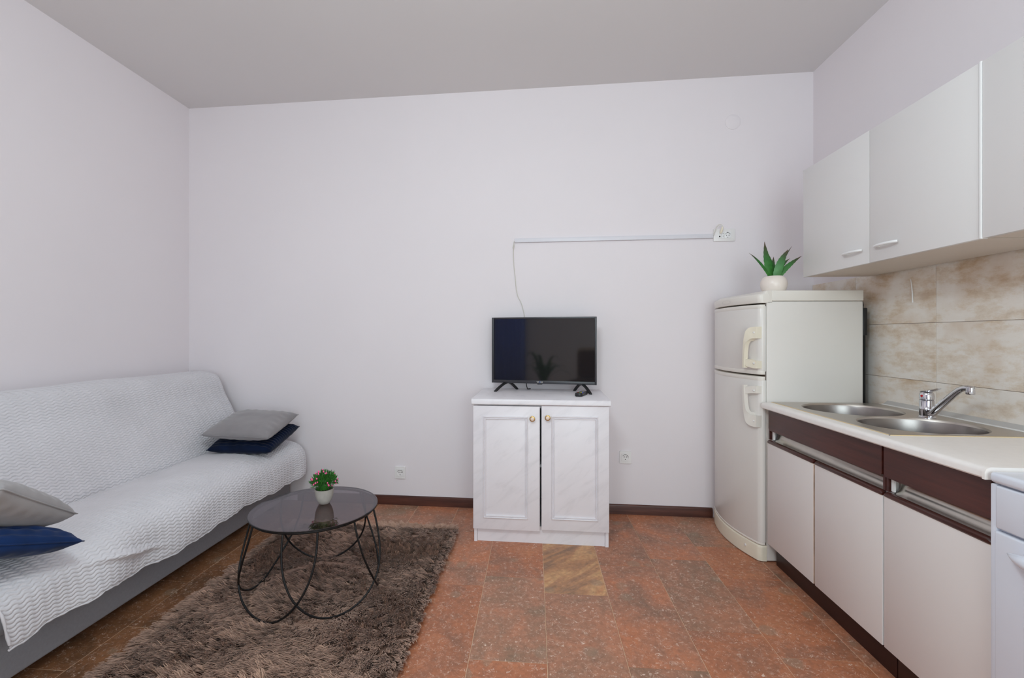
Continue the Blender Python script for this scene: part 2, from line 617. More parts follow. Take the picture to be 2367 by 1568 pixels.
# floor tiles: columns run towards the back wall, joints staggered
TB = [-2.51, -2.227, -1.944, -1.66, -1.375, -1.09, -0.807, -0.523, -0.24, 0.047, 0.337, 0.614, 0.905, 1.195, 1.485, 1.775]
TJ = {8: [0.38, 1.03, 1.648, 2.225, 2.80], 7: [0.30, 0.92, 1.53, 2.139, 2.72], 9: [0.40, 0.95, 1.50, 2.10, 2.66], 10: [0.30, 0.95, 1.655, 2.38, 2.95],
      11: [0.10, 0.70, 1.29, 1.88, 2.47], 12: [0.62, 1.20, 1.75, 2.297, 2.635], 13: [0.28, 0.86, 1.44, 2.00, 2.56], 3: [0.55, 1.14, 1.72, 2.22, 2.75]}


def tile_mb(x0, x1, y0, y1, h=0.02, gx=0.0010):
    x0, x1, y0, y1 = x0 + gx, x1 - gx, y0 + gx, y1 - gx
    c = 0.0012
    v = [(x, y, -h) for x, y in ((x0, y0), (x1, y0), (x1, y1), (x0, y1))]
    v += [(x, y, -c) for x, y in ((x0, y0), (x1, y0), (x1, y1), (x0, y1))]
    v += [(x, y, 0) for x, y in ((x0 + c, y0 + c), (x1 - c, y0 + c), (x1 - c, y1 - c), (x0 + c, y1 - c))]
    f = [(8, 9, 10, 11)] + [(i, (i + 1) % 4, 4 + (i + 1) % 4, 4 + i) for i in range(4)] + [(4 + i, 4 + (i + 1) % 4, 8 + (i + 1) % 4, 8 + i) for i in range(4)]
    return MB().add(v, f)


tr = random.Random(5)
SPECIAL = {(9, 4): 'tile_ochre', (8, 3): 'tile_b', (9, 3): 'tile_b', (7, 2): 'tile_c', (7, 3): 'tile_c', (8, 2): 'tile_c', (12, 4): 'tile_c', (12, 5): 'tile_b',
           (11, 3): 'tile_c', (11, 4): 'tile_b', (10, 3): 'tile_a', (12, 3): 'tile_c', (12, 2): 'tile_c',  (8, 4): 'tile_c'}
for k in range(len(TB) - 1):
    js = TJ.get(k)
    if js is None:
        o0 = tr.uniform(0, 0.58)
        js = [o0 + 0.58 * i for i in range(6) if o0 + 0.58 * i < 2.95]
    xm = (TB[k] + TB[k + 1]) / 2
    js = [0.0] + [j for j in js if j > 0.04] + [by(xm) - 0.001]
    for i in range(len(js) - 1):
        yc = (js[i] + js[i + 1]) / 2
        mb = tile_mb(TB[k] - xm, TB[k + 1] - xm, js[i] - yc, js[i + 1] - yc)
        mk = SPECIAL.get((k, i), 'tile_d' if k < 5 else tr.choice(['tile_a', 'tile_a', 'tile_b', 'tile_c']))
        o = obj('floor_tile', mb, M[mk], fl, False)
        o.location = (xm, yc, tr.uniform(-0.0004, 0.0004))

# backsplash tiles on the right wall
zj = [0.72, 0.982, 1.2475, 1.513]
yj = [0.65, 1.15, 1.652, 2.152, 2.655, 3.042]
for a in range(len(yj) - 1):
    for b_ in range(len(zj) - 1):
        y0, y1, z0, z1 = yj[a] + .0008, yj[a + 1] - .0008, zj[b_] + .0008, zj[b_ + 1] - .0008
        yc, zc = (y0 + y1) / 2, (z0 + z1) / 2
        hy, hz, c = (y1 - y0) / 2, (z1 - z0) / 2, 0.001
        v = [(0, y, z) for y, z in ((-hy, -hz), (hy, -hz), (hy, hz), (-hy, hz))]
        v += [(-0.007, y, z) for y, z in ((-hy, -hz), (hy, -hz), (hy, hz), (-hy, hz))]
        v += [(-0.008, y, z) for y, z in ((-hy + c, -hz + c), (hy - c, -hz + c), (hy - c, hz - c), (-hy + c, hz - c))]
        f = [(8, 11, 10, 9)] + [(i, 4 + i, 4 + (i + 1) % 4, (i + 1) % 4) for i in range(4)] + [(4 + i, 8 + i, 8 + (i + 1) % 4, 4 + (i + 1) % 4) for i in range(4)]
        o = obj('backsplash_tile', MB().add(v, f), M['backsplash'], wr, False)
        o.location = (XR, yc, zc)
XT = XR - 0.008   # face of the backsplash

# ------------------------------------------------------------------ refrigerator
FW = 0.535
fridge = thing('refrigerator', 'off-white fridge freezer with two curved doors, standing between back wall and kitchen counter', 'refrigerator', (1.195, 2.478, 0), R(3))


def fx(y, bow=0.05):
    """front curve of the doors: local x at local y"""
    x = -0.012 - bow * (1 - ((y - FW / 2) / (FW / 2)) ** 2)
    r = 0.020
    for d in (y, FW - y):
        if d < r:
            x += r - math.sqrt(max(0, r * r - (r - d) ** 2))
    return x


def front_ys(n=28):
    ys = [FW * (1 - math.cos(PI * k / n)) / 2 for k in range(n + 1)]
    ys += [0.001, 0.003, 0.007, 0.012, 0.018, 0.026] + [FW - q for q in (0.001, 0.003, 0.007, 0.012, 0.018, 0.026)]
    return sorted(set(round(y, 5) for y in ys))


YS = front_ys()


def front_prism(z0, z1, out=0.0, back=0.012, bev=0.004, inset=0.0):
    """bow-fronted slab, with a small rounded edge at top and bottom"""
    mb = MB()
    rings = []
    for z, d in ((z0, bev), (z0 + bev * 0.3, bev * 0.3), (z0 + bev, 0), (z1 - bev, 0), (z1 - bev * 0.3, bev * 0.3), (z1, bev)):
        ring = [(fx(y) - out + d, min(max(y, d + inset), FW - d - inset), z) for y in YS] + [(back, FW - inset, z), (back, inset, z)]
        rings.append(ring)
    n = len(rings[0])
    v = [p for ring in rings for p in ring]
    f = []
    for i in range(len(rings) - 1):
        for k in range(n):
            f.append((i * n + k, i * n + (k + 1) % n, (i + 1) * n + (k + 1) % n, (i + 1) * n + k))
    f += [tuple(range(n - 1, -1, -1)), tuple((len(rings) - 1) * n + k for k in range(n))]
    return mb.add(v, f)


obj('body', MB().bbox(0.022, 0.515, 0.0, FW, 0.006, 1.37, 0.004), M['fridge'], fridge)
obj('gap_shadow_panel', MB().box(0.011, 0.0225, 0.012, FW - 0.012, 0.05, 1.364), M['gap'], fridge, False)
dl = obj('door', front_prism(0.098, 0.957), M['fridge'], fridge)
obj('edge_cap', front_prism(0.952, 0.974, 0.0015), M['fridge_cap'], dl)
obj('edge_cap', front_prism(0.088, 0.100, 0.0015), M['fridge_cap'], dl)
du = obj('door', front_prism(1.004, 1.338), M['fridge'], fridge)
obj('edge_cap', front_prism(1.332, 1.354, 0.0015), M['fridge_cap'], du)
obj('edge_cap', front_prism(0.984, 1.006, 0.0015), M['fridge_cap'], du)
for z0, z1, d in ((0.10, 0.955, dl), (1.0, 1.345, du)):
    gk = MB()
    for y in (0.004,):
        gk.bbox(0.0122, 0.0218, y, y + 0.012, z0, z1, 0.003)
    obj('gasket', gk, M['gasket'], d)
# top cover: flat plate over the body, front fascia bowed like the doors and a little lower
obj('top_cover', MB().bbox(0.048, 0.517, -0.002, FW + 0.002, 1.372, 1.427, 0.004), M['fridge_cap'], fridge)
tp = MB()
rows = []
for y in YS:
    f0 = fx(y) - 0.002
    p = [(0.0485, 1.363), (f0 + 0.002, 1.362), (f0, 1.365), (f0, 1.398), (f0 + 0.002, 1.404), (f0 + 0.006, 1.408), (f0 + 0.012, 1.4105)]
    x_a, x_b = max(f0 + 0.014, -0.020), 0.022
    for k in range(9):
        t = k / 8
        p.append((x_a + (x_b - x_a) * t, 1.411 + 0.0162 * (3 * t * t - 2 * t ** 3)))
    p.append((0.0485, 1.4272))
    rows.append([(px, y, pz) for px, pz in p])
n = len(rows[0])
v = [q for r_ in rows for q in r_]
f = [(i * n + k, i * n + (k + 1) % n, (i + 1) * n + (k + 1) % n, (i + 1) * n + k) for i in range(len(rows) - 1) for k in range(n)]
f += [tuple(range(n - 1, -1, -1)), tuple((len(rows) - 1) * n + k for k in range(n))]
tp.add(v, f)
cap = obj('top_fascia', tp, M['fridge_cap'], fridge)
bd = MB()   # oval badge outline
yb, zb = 0.265, 1.383
for k in range(28):
    a0, a1 = 2 * PI * k / 28, 2 * PI * (k + 1) / 28
    q = []
    for a, s in ((a0, 1.0), (a1, 1.0), (a1, 0.88), (a0, 0.88)):
        y, z = yb + 0.050 * s * math.cos(a), zb + 0.0115 * s * math.sin(a)
        q.append((fx(y) - 0.0035, y, z))
    bd.add(q, [(0, 1, 2, 3)])
obj('badge', bd, M['gasket'], cap)
# bowed plinth panel
pm = MB()
rings = []
for z, d in ((0.004, 0.002), (0.07, 0.0), (0.080, 0.002), (0.085, 0.008)):
    rings.append([(fx(y) - 0.004 + d, min(max(y, d * 0.4), FW - d * 0.4), z) for y in YS] + [(0.0215, FW, z), (0.0215, 0, z)])
n = len(rings[0])
v = [p for r_ in rings for p in r_]
f = [(i * n + k, i * n + (k + 1) % n, (i + 1) * n + (k + 1) % n, (i + 1) * n + k) for i in range(len(rings) - 1) for k in range(n)]
f += [tuple(range(n - 1, -1, -1)), tuple((len(rings) - 1) * n + k for k in range(n))]
pm.add(v, f)
pl = obj('plinth', pm, M['cream_plastic'], fridge)
sc_ = MB()
sc_.lathe([(0.001, -0.001), (0.007, 0.0), (0.007, 0.004)], (fx(0.09) - 0.0065, 0.09, 0.05), 12, axis='X')
obj('screw_cap', sc_, M['white_plastic'], pl)


def handle(zlo, zhi, flip, mat, door):
    """curved grip: the rounded end meets the door edge in a quarter sweep, the straight end carries a lug"""
    def Z(t):
        return zlo + (zhi - zlo) * (1 - t if flip else t)
    top = [(0.118, 0.0), (0.118, 0.15), (0.116, 0.35), (0.111, 0.55), (0.102, 0.72), (0.088, 0.86), (0.070, 0.95), (0.050, 0.99), (0.012, 1.0)]
    bot = [(0.100, 0.0), (0.100, 0.15), (0.096, 0.35), (0.088, 0.52), (0.076, 0.63), (0.060, 0.69), (0.044, 0.715), (0.028, 0.72), (0.012, 0.72)]
    mb = MB()

    def lift(y):
        return 0.012 + 0.028 * min(1, max(0, (y - 0.003) / 0.04))
    n = len(top)
    def dense(P):
        P = [(0.003 + (y - 0.012) * 0.58, t) for y, t in P]
        out = []
        for i in range(len(P) - 1):
            p0, p1, p2, p3 = P[max(i - 1, 0)], P[i], P[i + 1], P[min(i + 2, len(P) - 1)]
            for k in range(4):
                u = k / 4
                out.append(tuple(0.5 * (2 * p1[j] + (p2[j] - p0[j]) * u + (2 * p0[j] - 5 * p1[j] + 4 * p2[j] - p3[j]) * u * u + (3 * p1[j] - p0[j] - 3 * p2[j] + p3[j]) * u ** 3) for j in (0, 1)))
        return out + [P[-1]]
    top, bot = dense(top), dense(bot)
    n = len(top)
    v = []
    for (yo, to), (yi, ti) in zip(top, bot):
        for (y, t) in ((yo, to), (yi, ti)):
            l = lift(y)
            v.append((fx(max(y, 0.026)) - l, y, Z(t)))
            v.append((fx(max(y, 0.026)) - max(0.0, l - 0.020) if y > 0.036 else fx(y) + 0.001, y, Z(t)))
    f = []
    for k in range(n - 1):
        a, b2 = 4 * k, 4 * (k + 1)
        f += [(a, b2, b2 + 2, a + 2), (a + 1, a + 3, b2 + 3, b2 + 1), (a, a + 1, b2 + 1, b2), (a + 2, b2 + 2, b2 + 3, a + 3)]
    f += [(0, 2, 3, 1), (4 * n - 4, 4 * n - 3, 4 * n - 1, 4 * n - 2)]
    mb.add(v, f)
    # lug at the straight end
    t0, t1 = 0.03, 0.23
    pts = [(0.003, t0 - 0.03), (0.015, t0 - 0.03), (0.03, t0 - 0.015), (0.045, t0 + 0.01), (0.055, t0 + 0.05), (0.057, t0 + 0.11), (0.054, t1 - 0.01), (0.03, t1 - 0.04), (0.003, t1 - 0.05)]
    v, m = [], len(pts)
    for (y, t) in pts:
        v.append((fx(max(y, 0.026)) - lift(y) * 0.86, y, Z(t)))
    for (y, t) in pts:
        v.append((fx(y) + 0.002, y, Z(t)))
    mb.add(v, [tuple(range(m)), tuple(range(2 * m - 1, m - 1, -1))] + [(i, i + m, (i + 1) % m + m, (i + 1) % m) for i in range(m)])
    h = obj('handle', mb, mat, door, angle=50)
    for t in (0.12, 0.86):
        s = MB().lathe([(0.0005, -0.003), (0.004, -0.002), (0.0055, 0.0), (0.0055, 0.004)], (fx(0.026) - 0.0195, 0.0135, Z(t)), 12, axis='X')
        s_o = obj('screw_cap', s, M['white_plastic'], h)
    return h


# screws sit on the handle, so the handles go under the fridge itself (part > sub-part)
h1 = handle(1.017, 1.237, False, M['cream_plastic'], fridge)
h2 = handle(0.708, 0.925, True, M['fridge_cap'], fridge)
cd = MB()
for k in range(9):
    z = 0.25 + k * 0.12
    cd.tube([(0.534, 0.05, z), (0.534, 0.49, z)], 0.003, 6)
for k in range(12):
    cd.tube([(0.533, 0.03 + k * 0.04, 0.2), (0.533, 0.03 + k * 0.04, 1.28)], 0.0018, 5)
cd.box(0.5155, 0.531, 0.005, 0.50, 0.15, 1.31)
obj('condenser', cd, M['black'], fridge)
cc = MB().bbox(0.5165, 0.541, 0.003, 0.07, 1.19, 1.335, 0.004)
cc.tube([(0.534, 0.03, 1.33), (0.536, 0.03, 1.350), (0.529, 0.025, 1.366), (0.517, 0.02, 1.372)], 0.005, 8)
obj('relay_box', cc, M['black_plastic'], fridge)

# ------------------------------------------------------------------ potted aloe on the fridge
aloe = thing('potted_aloe', 'small green aloe in a round white pot on top of the fridge', 'plant', (1.322, 2.62, 1.427))
obj('pot', MB().lathe([(0.040, 0.0), (0.052, 0.004), (0.062, 0.022), (0.0665, 0.045), (0.064, 0.065), (0.056, 0.082), (0.045, 0.0905), (0.041, 0.090),
                       (0.042, 0.086), (0.044, 0.078)], (0, 0, 0), 40, cap1=False), M['pot_white'], aloe)
obj('soil', MB().lathe([(0.044, 0.080), (0.02, 0.0835), (0.002, 0.084)], (0, 0, 0), 24), M['soil'], aloe)


def aloe_leaf(base, mid, tip, w, facing, seed):
    """a thick pointed leaf with toothed edges along a quadratic curve"""
    base, mid, tip = Vector(base), Vector(mid), Vector(tip)
    n = 18
    v, al = [], []
    face = Vector(facing).normalized()
    for k in range(n + 1):
        t = k / n
        p = base * (1 - t) ** 2 + mid * 2 * t * (1 - t) + tip * t * t
        d = ((mid - base) * (1 - t) + (tip - mid) * t).normalized()
        side = d.cross(face)
        side = side.normalized() if side.length > 1e-4 else Vector((1, 0, 0))
        nor = side.cross(d).normalized()
        ww = w * (0.72 + 1.0 * t - 1.72 * t ** 2) if t < 0.5 else w * 0.79 * (1 - ((t - 0.5) / 0.5) ** 1.35)
        ww = max(ww, 0.0006)
        tooth = 1.0 + (0.10 if k % 2 else -0.02)
        th = 0.30 * ww + 0.0005
        v += [p + side * ww * tooth, p + nor * th * 0.35, p - side * ww * tooth, p - nor * th]
        al += [t] * 4
    f = []
    for k in range(n):
        a = 4 * k
        f += [(a + i, a + (i + 1) % 4, a + 4 + (i + 1) % 4, a + 4 + i) for i in range(4)]
    f += [(3, 2, 1, 0), tuple(4 * n + i for i in range(4))]
    mb = MB().add(v, f)
    o = obj('leaf', mb, M['aloe'], aloe, angle=60)
    at = o.data.attributes.new('along', 'FLOAT', 'POINT')
    at.data.foreach_set('value', al)


aloe_leaf((-0.016, 0.0, 0.08), (-0.060, 0.010, 0.175), (-0.122, 0.02, 0.226), 0.012, (0.3, -1, 0.4), 1)
aloe_leaf((-0.006, 0.010, 0.08), (-0.030, 0.02, 0.18), (-0.032, 0.035, 0.292), 0.022, (0, -1, 0.1), 2)
aloe_leaf((0.006, 0.016, 0.08), (0.0, 0.03, 0.17), (-0.012, 0.06, 0.25), 0.018, (0, -1, 0.1), 3)
aloe_leaf((0.008, -0.012, 0.08), (0.012, -0.030, 0.165), (0.066, -0.02, 0.236), 0.023, (-0.15, -1, 0.2), 4)
aloe_leaf((0.018, 0.006, 0.08), (0.052, 0.012, 0.19), (0.112, 0.03, 0.262), 0.011, (0.8, -0.7, 0.2), 5)
aloe_leaf((0.016, -0.006, 0.08), (0.060, -0.012, 0.150), (0.140, -0.015, 0.200), 0.016, (-0.2, -1, 0.5), 6)
aloe_leaf((0.014, 0.012, 0.08), (0.052, 0.03, 0.165), (0.118, 0.06, 0.199), 0.013, (-0.2, -0.8, 0.8), 7)
aloe_leaf((0.002, 0.018, 0.08), (0.02, 0.05, 0.155), (0.045, 0.09, 0.215), 0.015, (0, -1, 0.3), 8)

# ------------------------------------------------------------------ kitchen base units
DX = 1.205


def base_unit(name, y0, y1, doors, label, group):
    yc = (y0 + y1) / 2
    t = thing(name, label, 'cabinet', (1.48, yc, 0), 0, group)
    b = MB()
    b.box(1.226, 1.765, y0, y0 + 0.017, 0.105, 0.808)
    b.box(1.226, 1.765, y1 - 0.017, y1, 0.105, 0.808)
    b.box(1.226, 1.765, y0 + 0.017, y1 - 0.017, 0.105, 0.122)
    b.box(1.745, 1.765, y0 + 0.017, y1 - 0.017, 0.122, 0.808)
    b.box(1.252, 1.745, y0 + 0.017, y1 - 0.017, 0.648, 0.652)
    obj('body', b, M['laminate'], t, False, True)
    pk = MB().bbox(1.25, 1.27, y0 + 0.001, y1 - 0.001, 0.0, 0.105, 0.002)
    obj('plinth', pk, M['plinth'], t, True, True)
    for (a, c) in doors:
        d = obj('door', MB().bbox(DX, 1.223, a, c, 0.113, 0.634, 0.0015), M['laminate'], t, True, True)
        obj('edge_band', MB().box(DX + 0.0008, 1.2225, a - 0.0014, a + 0.0002, 0.1145, 0.6325), M['edge_worn'] if a > 2 else M['edge_white'], d, False, True)
        gp = MB()
        pr = [(DX + 0.018, 0.634), (DX - 0.001, 0.634), (DX - 0.004, 0.638), (DX - 0.004, 0.646), (DX - 0.001, 0.650), (DX + 0.006, 0.652), (DX + 0.014, 0.650), (DX + 0.018, 0.645)]
        v = []
        for (y, s) in ((a + 0.0005, 0.55), (a + 0.010, 1.0), (c - 0.010, 1.0), (c - 0.0005, 0.55)):
            v += [(DX + 0.009 + (px - DX - 0.009) * (s if s == 1 else 0.8), y, 0.634 + (pz - 0.634) * s) for px, pz in pr]
        m = len(pr)
        ff = [tuple(range(m)), tuple(range(4 * m - 1, 3 * m - 1, -1))]
        for r_ in range(3):
            ff += [(r_ * m + i, (r_ + 1) * m + i, (r_ + 1) * m + (i + 1) % m, r_ * m + (i + 1) % m) for i in range(m)]
        gp.add(v, ff)
        obj('grip_rail', gp, M['dark_wood'], d, True, True)
        obj('edge_strip', MB().box(DX - 0.0006, DX + 0.0175, a + 0.001, c - 0.001, 0.6335, 0.6348), M['silicone'], d, False, True)
    # dark fascia under the worktop, lower corners rounded
    ya, yb_ = doors[0][0] + 0.001, doors[-1][1] - (0.012 if len(doors) > 1 else 0.0005)
    pts = [(ya, 0.808), (yb_, 0.808)]
    rr = 0.012
    for cy, a0 in ((yb_ - rr, 0), (ya + rr, 270)):
        for k in range(6):
            a = R(a0 - 90 * k / 5) if a0 == 0 else R(270 - 90 * k / 5)
            pts.append((cy + rr * math.cos(a), 0.702 + rr + rr * math.sin(a)))
    fa = MB().prism(pts, DX - 0.001, DX + 0.019, 'X')
    obj('fascia', fa, M['dark_wood'], t, True, True)
    # concave aluminium recess between fascia and doors
    al = MB()
    cs = []
    for k in range(13):
        a = k / 12
        z = 0.708 - a * 0.058
        x = 1.213 + 0.026 * math.sin(PI * min(1, a * 0.84 + 0.10)) ** 0.8
        cs.append((x, z))
    y2 = yb_ - 0.026
    v = [(x, ya + 0.012, z) for x, z in cs] + [(x, y2, z) for x, z in cs] + [(x + 0.003, ya + 0.012, z) for x, z in cs] + [(x + 0.003, y2, z) for x, z in cs]
    m = len(cs)
    ff = []
    for i in range(m - 1):
        ff += [(i, i + 1, m + i + 1, m + i), (2 * m + i, 3 * m + i, 3 * m + i + 1, 2 * m + i + 1)]
        ff += [(i, 2 * m + i, 2 * m + i + 1, i + 1), (m + i, m + i + 1, 3 * m + i + 1, 3 * m + i)]
    ff += [(0, m, 3 * m, 2 * m), (m - 1, 3 * m - 1, 4 * m - 1, 2 * m - 1)]
    al.add(v, ff)
    obj('recess_channel', al, M['alu'], t, True, True)
    st = MB().box(1.2195, 1.2255, y2 + 0.002, y2 + 0.014, 0.656, 0.706)
    obj('spacer_block', st, M['edge_white'], t, False, True)
    st = MB().box(1.212, 1.2255, y0 + 0.0005, y0 + 0.011, 0.652, 0.706)
    obj('stile', st, M['dark_wood'], t, False, True)
    st = MB().box(1.2135, 1.2255, y1 - 0.010, y1 - 0.0005, 0.652, 0.706)
    obj('stile', st, M['dark_wood'], t, False, True)
    return t


base_unit('base_cabinet', 1.669, 2.4535, [(1.6745, 2.053), (2.0645, 2.449)],
          'white two-door kitchen base cabinet with dark brown fascia, below the sink beside the fridge', 'kitchen base cabinets')
base_unit('base_cabinet', 1.292, 1.6675, [(1.295, 1.666)],
          'white single-door kitchen base cabinet with dark brown fascia, beside the stove', 'kitchen base cabinets')

# worktop with an opening for the sink
wt = thing('worktop', 'pale laminate kitchen worktop with rounded front edge, carrying the sink', 'worktop', (1.47, 1.875, 0.812))
SX0, SX1, SY0, SY1 = 1.246, 1.738, 1.690, 2.456
Z0, Z1 = 0.812, 0.842
w = MB()
lip = [(1.262, Z1), (1.196, Z1), (1.189, Z1 - 0.0015), (1.183, Z1 - 0.006), (1.180, Z1 - 0.013), (1.180, Z0 + 0.004), (1.183, Z0), (1.262, Z0)]
w.prism([(p[0], p[1]) for p in lip], 1.294, 2.462, 'Y')
w.box(1.262, 1.735, 1.294, 1.715, Z0, Z1).box(1.735, 1.772, 1.294, 2.462, Z0, Z1).box(1.262, 1.735, 2.444, 2.462, Z0, Z1)
obj('slab', w, M['worktop'], wt, True, True)
es = MB()
es.prism([(1.178, Z0 - 0.001), (1.1775, Z1 - 0.012), (1.182, Z1 - 0.003), (1.19, Z1 + 0.001), (1.765, Z1 + 0.001), (1.765, Z0 - 0.001)], 1.2855, 1.2935, 'Y')
obj('end_strip', es, M['worktop'], wt, True, True)
ws = MB().prism([(1.746, Z1 + 0.0005), (1.748, Z1 + 0.004), (1.7705, Z1 + 0.021), (1.7715, Z1 + 0.021), (1.7715, Z1 + 0.0005)], 1.296, 2.425, 'Y')
obj('wall_strip', ws, plain('grey_wall_strip', srgb(186, 184, 182), 0.4), wt, False, True)
w2_ = MB().prism([(1.742, Z1 + 0.0005), (1.742, Z1 + 0.005), (1.7475, Z1 + 0.006), (1.7475, Z1 + 0.0005)], 1.296, 2.425, 'Y')
obj('strip_lip', w2_, M['edge_white'], wt, False, True)

# ------------------------------------------------------------------ sink
sink = thing('sink', 'stainless steel sink with two round bowls set in the worktop', 'sink', (1.49, 2.06, Z1))
ZS = Z1 + 0.003
px0, px1, py0, py1 = 1.238, 1.738, 1.682, 2.458
BOWLS = [(1.478, 2.246, 0.190, 0.184), (1.482, 1.873, 0.194, 0.176)]
ysplit = 2.057
plate = MB()
for (bx, by_, rx, ry), (q0, q1) in zip(BOWLS, ((ysplit, py1), (py0, ysplit))):
    angs = sorted([2 * PI * k / 64 for k in range(64)] + [math.atan2(y - by_, x - bx) % (2 * PI) for x in (px0, px1) for y in (q0, q1)])
    v, N = [], len(angs)
    for a in angs:
        c, s = math.cos(a), math.sin(a)
        tx = ((px1 - bx) / c if c > 1e-9 else (px0 - bx) / c if c < -1e-9 else 1e9)
        ty = ((q1 - by_) / s if s > 1e-9 else (q0 - by_) / s if s < -1e-9 else 1e9)
        t = min(tx, ty)
        ex, ey = bx + c * t, by_ + s * t
        v.append((ex, ey, ZS))
    for a in angs:
        v.append((bx + 1.022 * rx * math.cos(a), by_ + 1.022 * ry * math.sin(a), ZS))
    for a in angs:
        v.append((bx + 1.010 * rx * math.cos(a), by_ + 1.010 * ry * math.sin(a), ZS - 0.0035))
    for a in angs:
        v.append((bx + rx * math.cos(a), by_ + ry * math.sin(a), ZS - 0.008))
    f = []
    for r_ in range(3):
        f += [(r_ * N + k, r_ * N + (k + 1) % N, (r_ + 1) * N + (k + 1) % N, (r_ + 1) * N + k) for k in range(N)]
    plate.add(v, f)
rim = [(px0, py0), (px1, py0), (px1, py1), (px0, py1)]
rv = [(x, y, ZS) for x, y in rim] + [(x + (-.004 if x < 1.5 else .004), y + (-.004 if y < 2 else .004), Z1 + 0.0002) for x, y in rim]
plate.add(rv, [(i, 4 + i, 4 + (i + 1) % 4, (i + 1) % 4) for i in range(4)])
obj('drainer_plate', plate, M['steel_plate'], sink, True, True, 30)
for (bx, by_, rx, ry) in BOWLS:
    bw = MB()
    ring = [(1.0, ZS - 0.008), (0.985, ZS - 0.02), (0.965, ZS - 0.06), (0.94, ZS - 0.10), (0.88, ZS - 0.130), (0.74, ZS - 0.150), (0.5, ZS - 0.156), (0.15, ZS - 0.158)]
    N = 64
    v = [(bx + rx * s * math.cos(2 * PI * k / N), by_ + ry * s * math.sin(2 * PI * k / N), z) for s, z in ring for k in range(N)]
    f = [(r_ * N + k, r_ * N + (k + 1) % N, (r_ + 1) * N + (k + 1) % N, (r_ + 1) * N + k) for r_ in range(len(ring) - 1) for k in range(N)]
    bw.add(v, f)
    bo = obj('bowl', bw, M['steel'], sink, True, True, 60)
    dr = MB().lathe([(0.040, ZS - 0.160), (0.040, ZS - 0.155), (0.032, ZS - 0.154), (0.028, ZS - 0.158), (0.001, ZS - 0.159)], (bx, by_, 0), 24)
    obj('drain', dr, M['chrome'], bo, True, True)
sl = MB()
for (x0, x1, y0, y1) in ((px0 - .0075, px0 - .0035, py0 - .0075, py1 + .004), (px1 + .0035, px1 + .0042, py0, py1), (px0 - .0075, px1 + .0042, py0 - .0085, py0 - .0035)):
    sl.box(x0, x1, y0, y1, Z1, Z1 + 0.0022)
obj('silicone_bead', sl, M['silicone'], sink, False, True)

# ------------------------------------------------------------------ faucet
FXX, FYY = 1.642, 2.037
fc = thing('faucet', 'chrome single-lever mixer tap with long spout behind the sink bowls', 'faucet', (FXX, FYY, ZS))
bdy = MB().lathe([(0.029, 0.0), (0.029, 0.004), (0.026, 0.007), (0.0245, 0.009), (0.0245, 0.035), (0.0252, 0.036), (0.0252, 0.038), (0.0245, 0.039), (0.0245, 0.074), (0.021, 0.076), (0.0235, 0.078)], (0, 0, 0), 32)
obj('body', bdy, M['chrome'], fc)
cp = MB().lathe([(0.0245, 0.0785), (0.0245, 0.090), (0.0235, 0.099), (0.020, 0.107), (0.012, 0.112), (0.001, 0.1135)], (0, 0, 0), 32)
v = []
LV = [(0.012, 0.1125, 0.022, 0.004), (-0.005, 0.1165, 0.021, 0.0055), (-0.022, 0.1200, 0.018, 0.005), (-0.040, 0.1245, 0.014, 0.004), (-0.052, 0.129, 0.011, 0.003), (-0.060, 0.130, 0.008, 0.002)]
for (yy, zz, hw, th) in LV:
    v += [(-hw, yy, zz - th), (-hw * 0.6, yy, zz), (hw * 0.6, yy, zz), (hw, yy, zz - th), (hw * 0.5, yy, zz - th * 1.8), (-hw * 0.5, yy, zz - th * 1.8)]
m = 6
ff = [tuple(range(m)), tuple(range(len(v) - 1, len(v) - m - 1, -1))]
for r_ in range(len(LV) - 1):
    ff += [(r_ * m + i, (r_ + 1) * m + i, (r_ + 1) * m + (i + 1) % m, r_ * m + (i + 1) % m) for i in range(m)]
cp.add(v, ff)
lev = obj('lever', cp, M['chrome'], fc, angle=50)
obj('hot_mark', MB().lathe([(0.0005, -0.0022), (0.0045, -0.0014), (0.0052, 0.001)], (-0.0240, -0.004, 0.092), 14, axis='X'), M['red'], lev)
sp = MB()
path = [(0, -0.016, 0.016), (0, -0.03, 0.026), (0, -0.060, 0.056), (0, -0.10, 0.093), (0, -0.13, 0.121), (0, -0.150, 0.136), (0, -0.168, 0.1435), (0, -0.184, 0.1445), (0, -0.192, 0.1435)]
sp.tube(path, [0.014, 0.0142, 0.0132, 0.0125, 0.012, 0.0115, 0.0112, 0.011, 0.0105], 16)
spo = obj('spout', sp, M['chrome'], fc, angle=60)
obj('aerator', MB().lathe([(0.0125, 0.122), (0.0135, 0.124), (0.0135, 0.135), (0.0125, 0.136), (0.0125, 0.148), (0.010, 0.1515), (0.001, 0.152)], (0, -0.190, 0), 24), M['chrome'], spo)

# ------------------------------------------------------------------ stove at the right edge
st = thing('stove', 'white enamel stove partly in frame beside the worktop at the right edge', 'stove', (1.48, 0.985, 0))
obj('body', MB().bbox(1.20, 1.768, 0.70, 1.2845, 0.03, 0.806, 0.006), M['stove'], st, True, True)
for ya_, yb2 in ((1.2675, 1.284), (0.70, 0.716)):
    obj('front_post', MB().bbox(1.189, 1.205, ya_, yb2, 0.03, 0.8045, 0.004), M['stove'], st, True, True)
obj('hob_top', MB().bbox(1.181, 1.768, 0.702, 1.280, 0.808, 0.836, 0.010, 4), M['stove'], st, True, True)
cp_ = MB().bbox(1.183, 1.2, 0.718, 1.2655, 0.694, 0.8035, 0.005, 3)
obj('control_panel', cp_, M['stove'], st, True, True)
od = obj('oven_door', MB().bbox(1.181, 1.2, 0.718, 1.2655, 0.12, 0.687, 0.005, 3), M['stove'], st, True, True)
hn = MB()
v = []
NH = 28
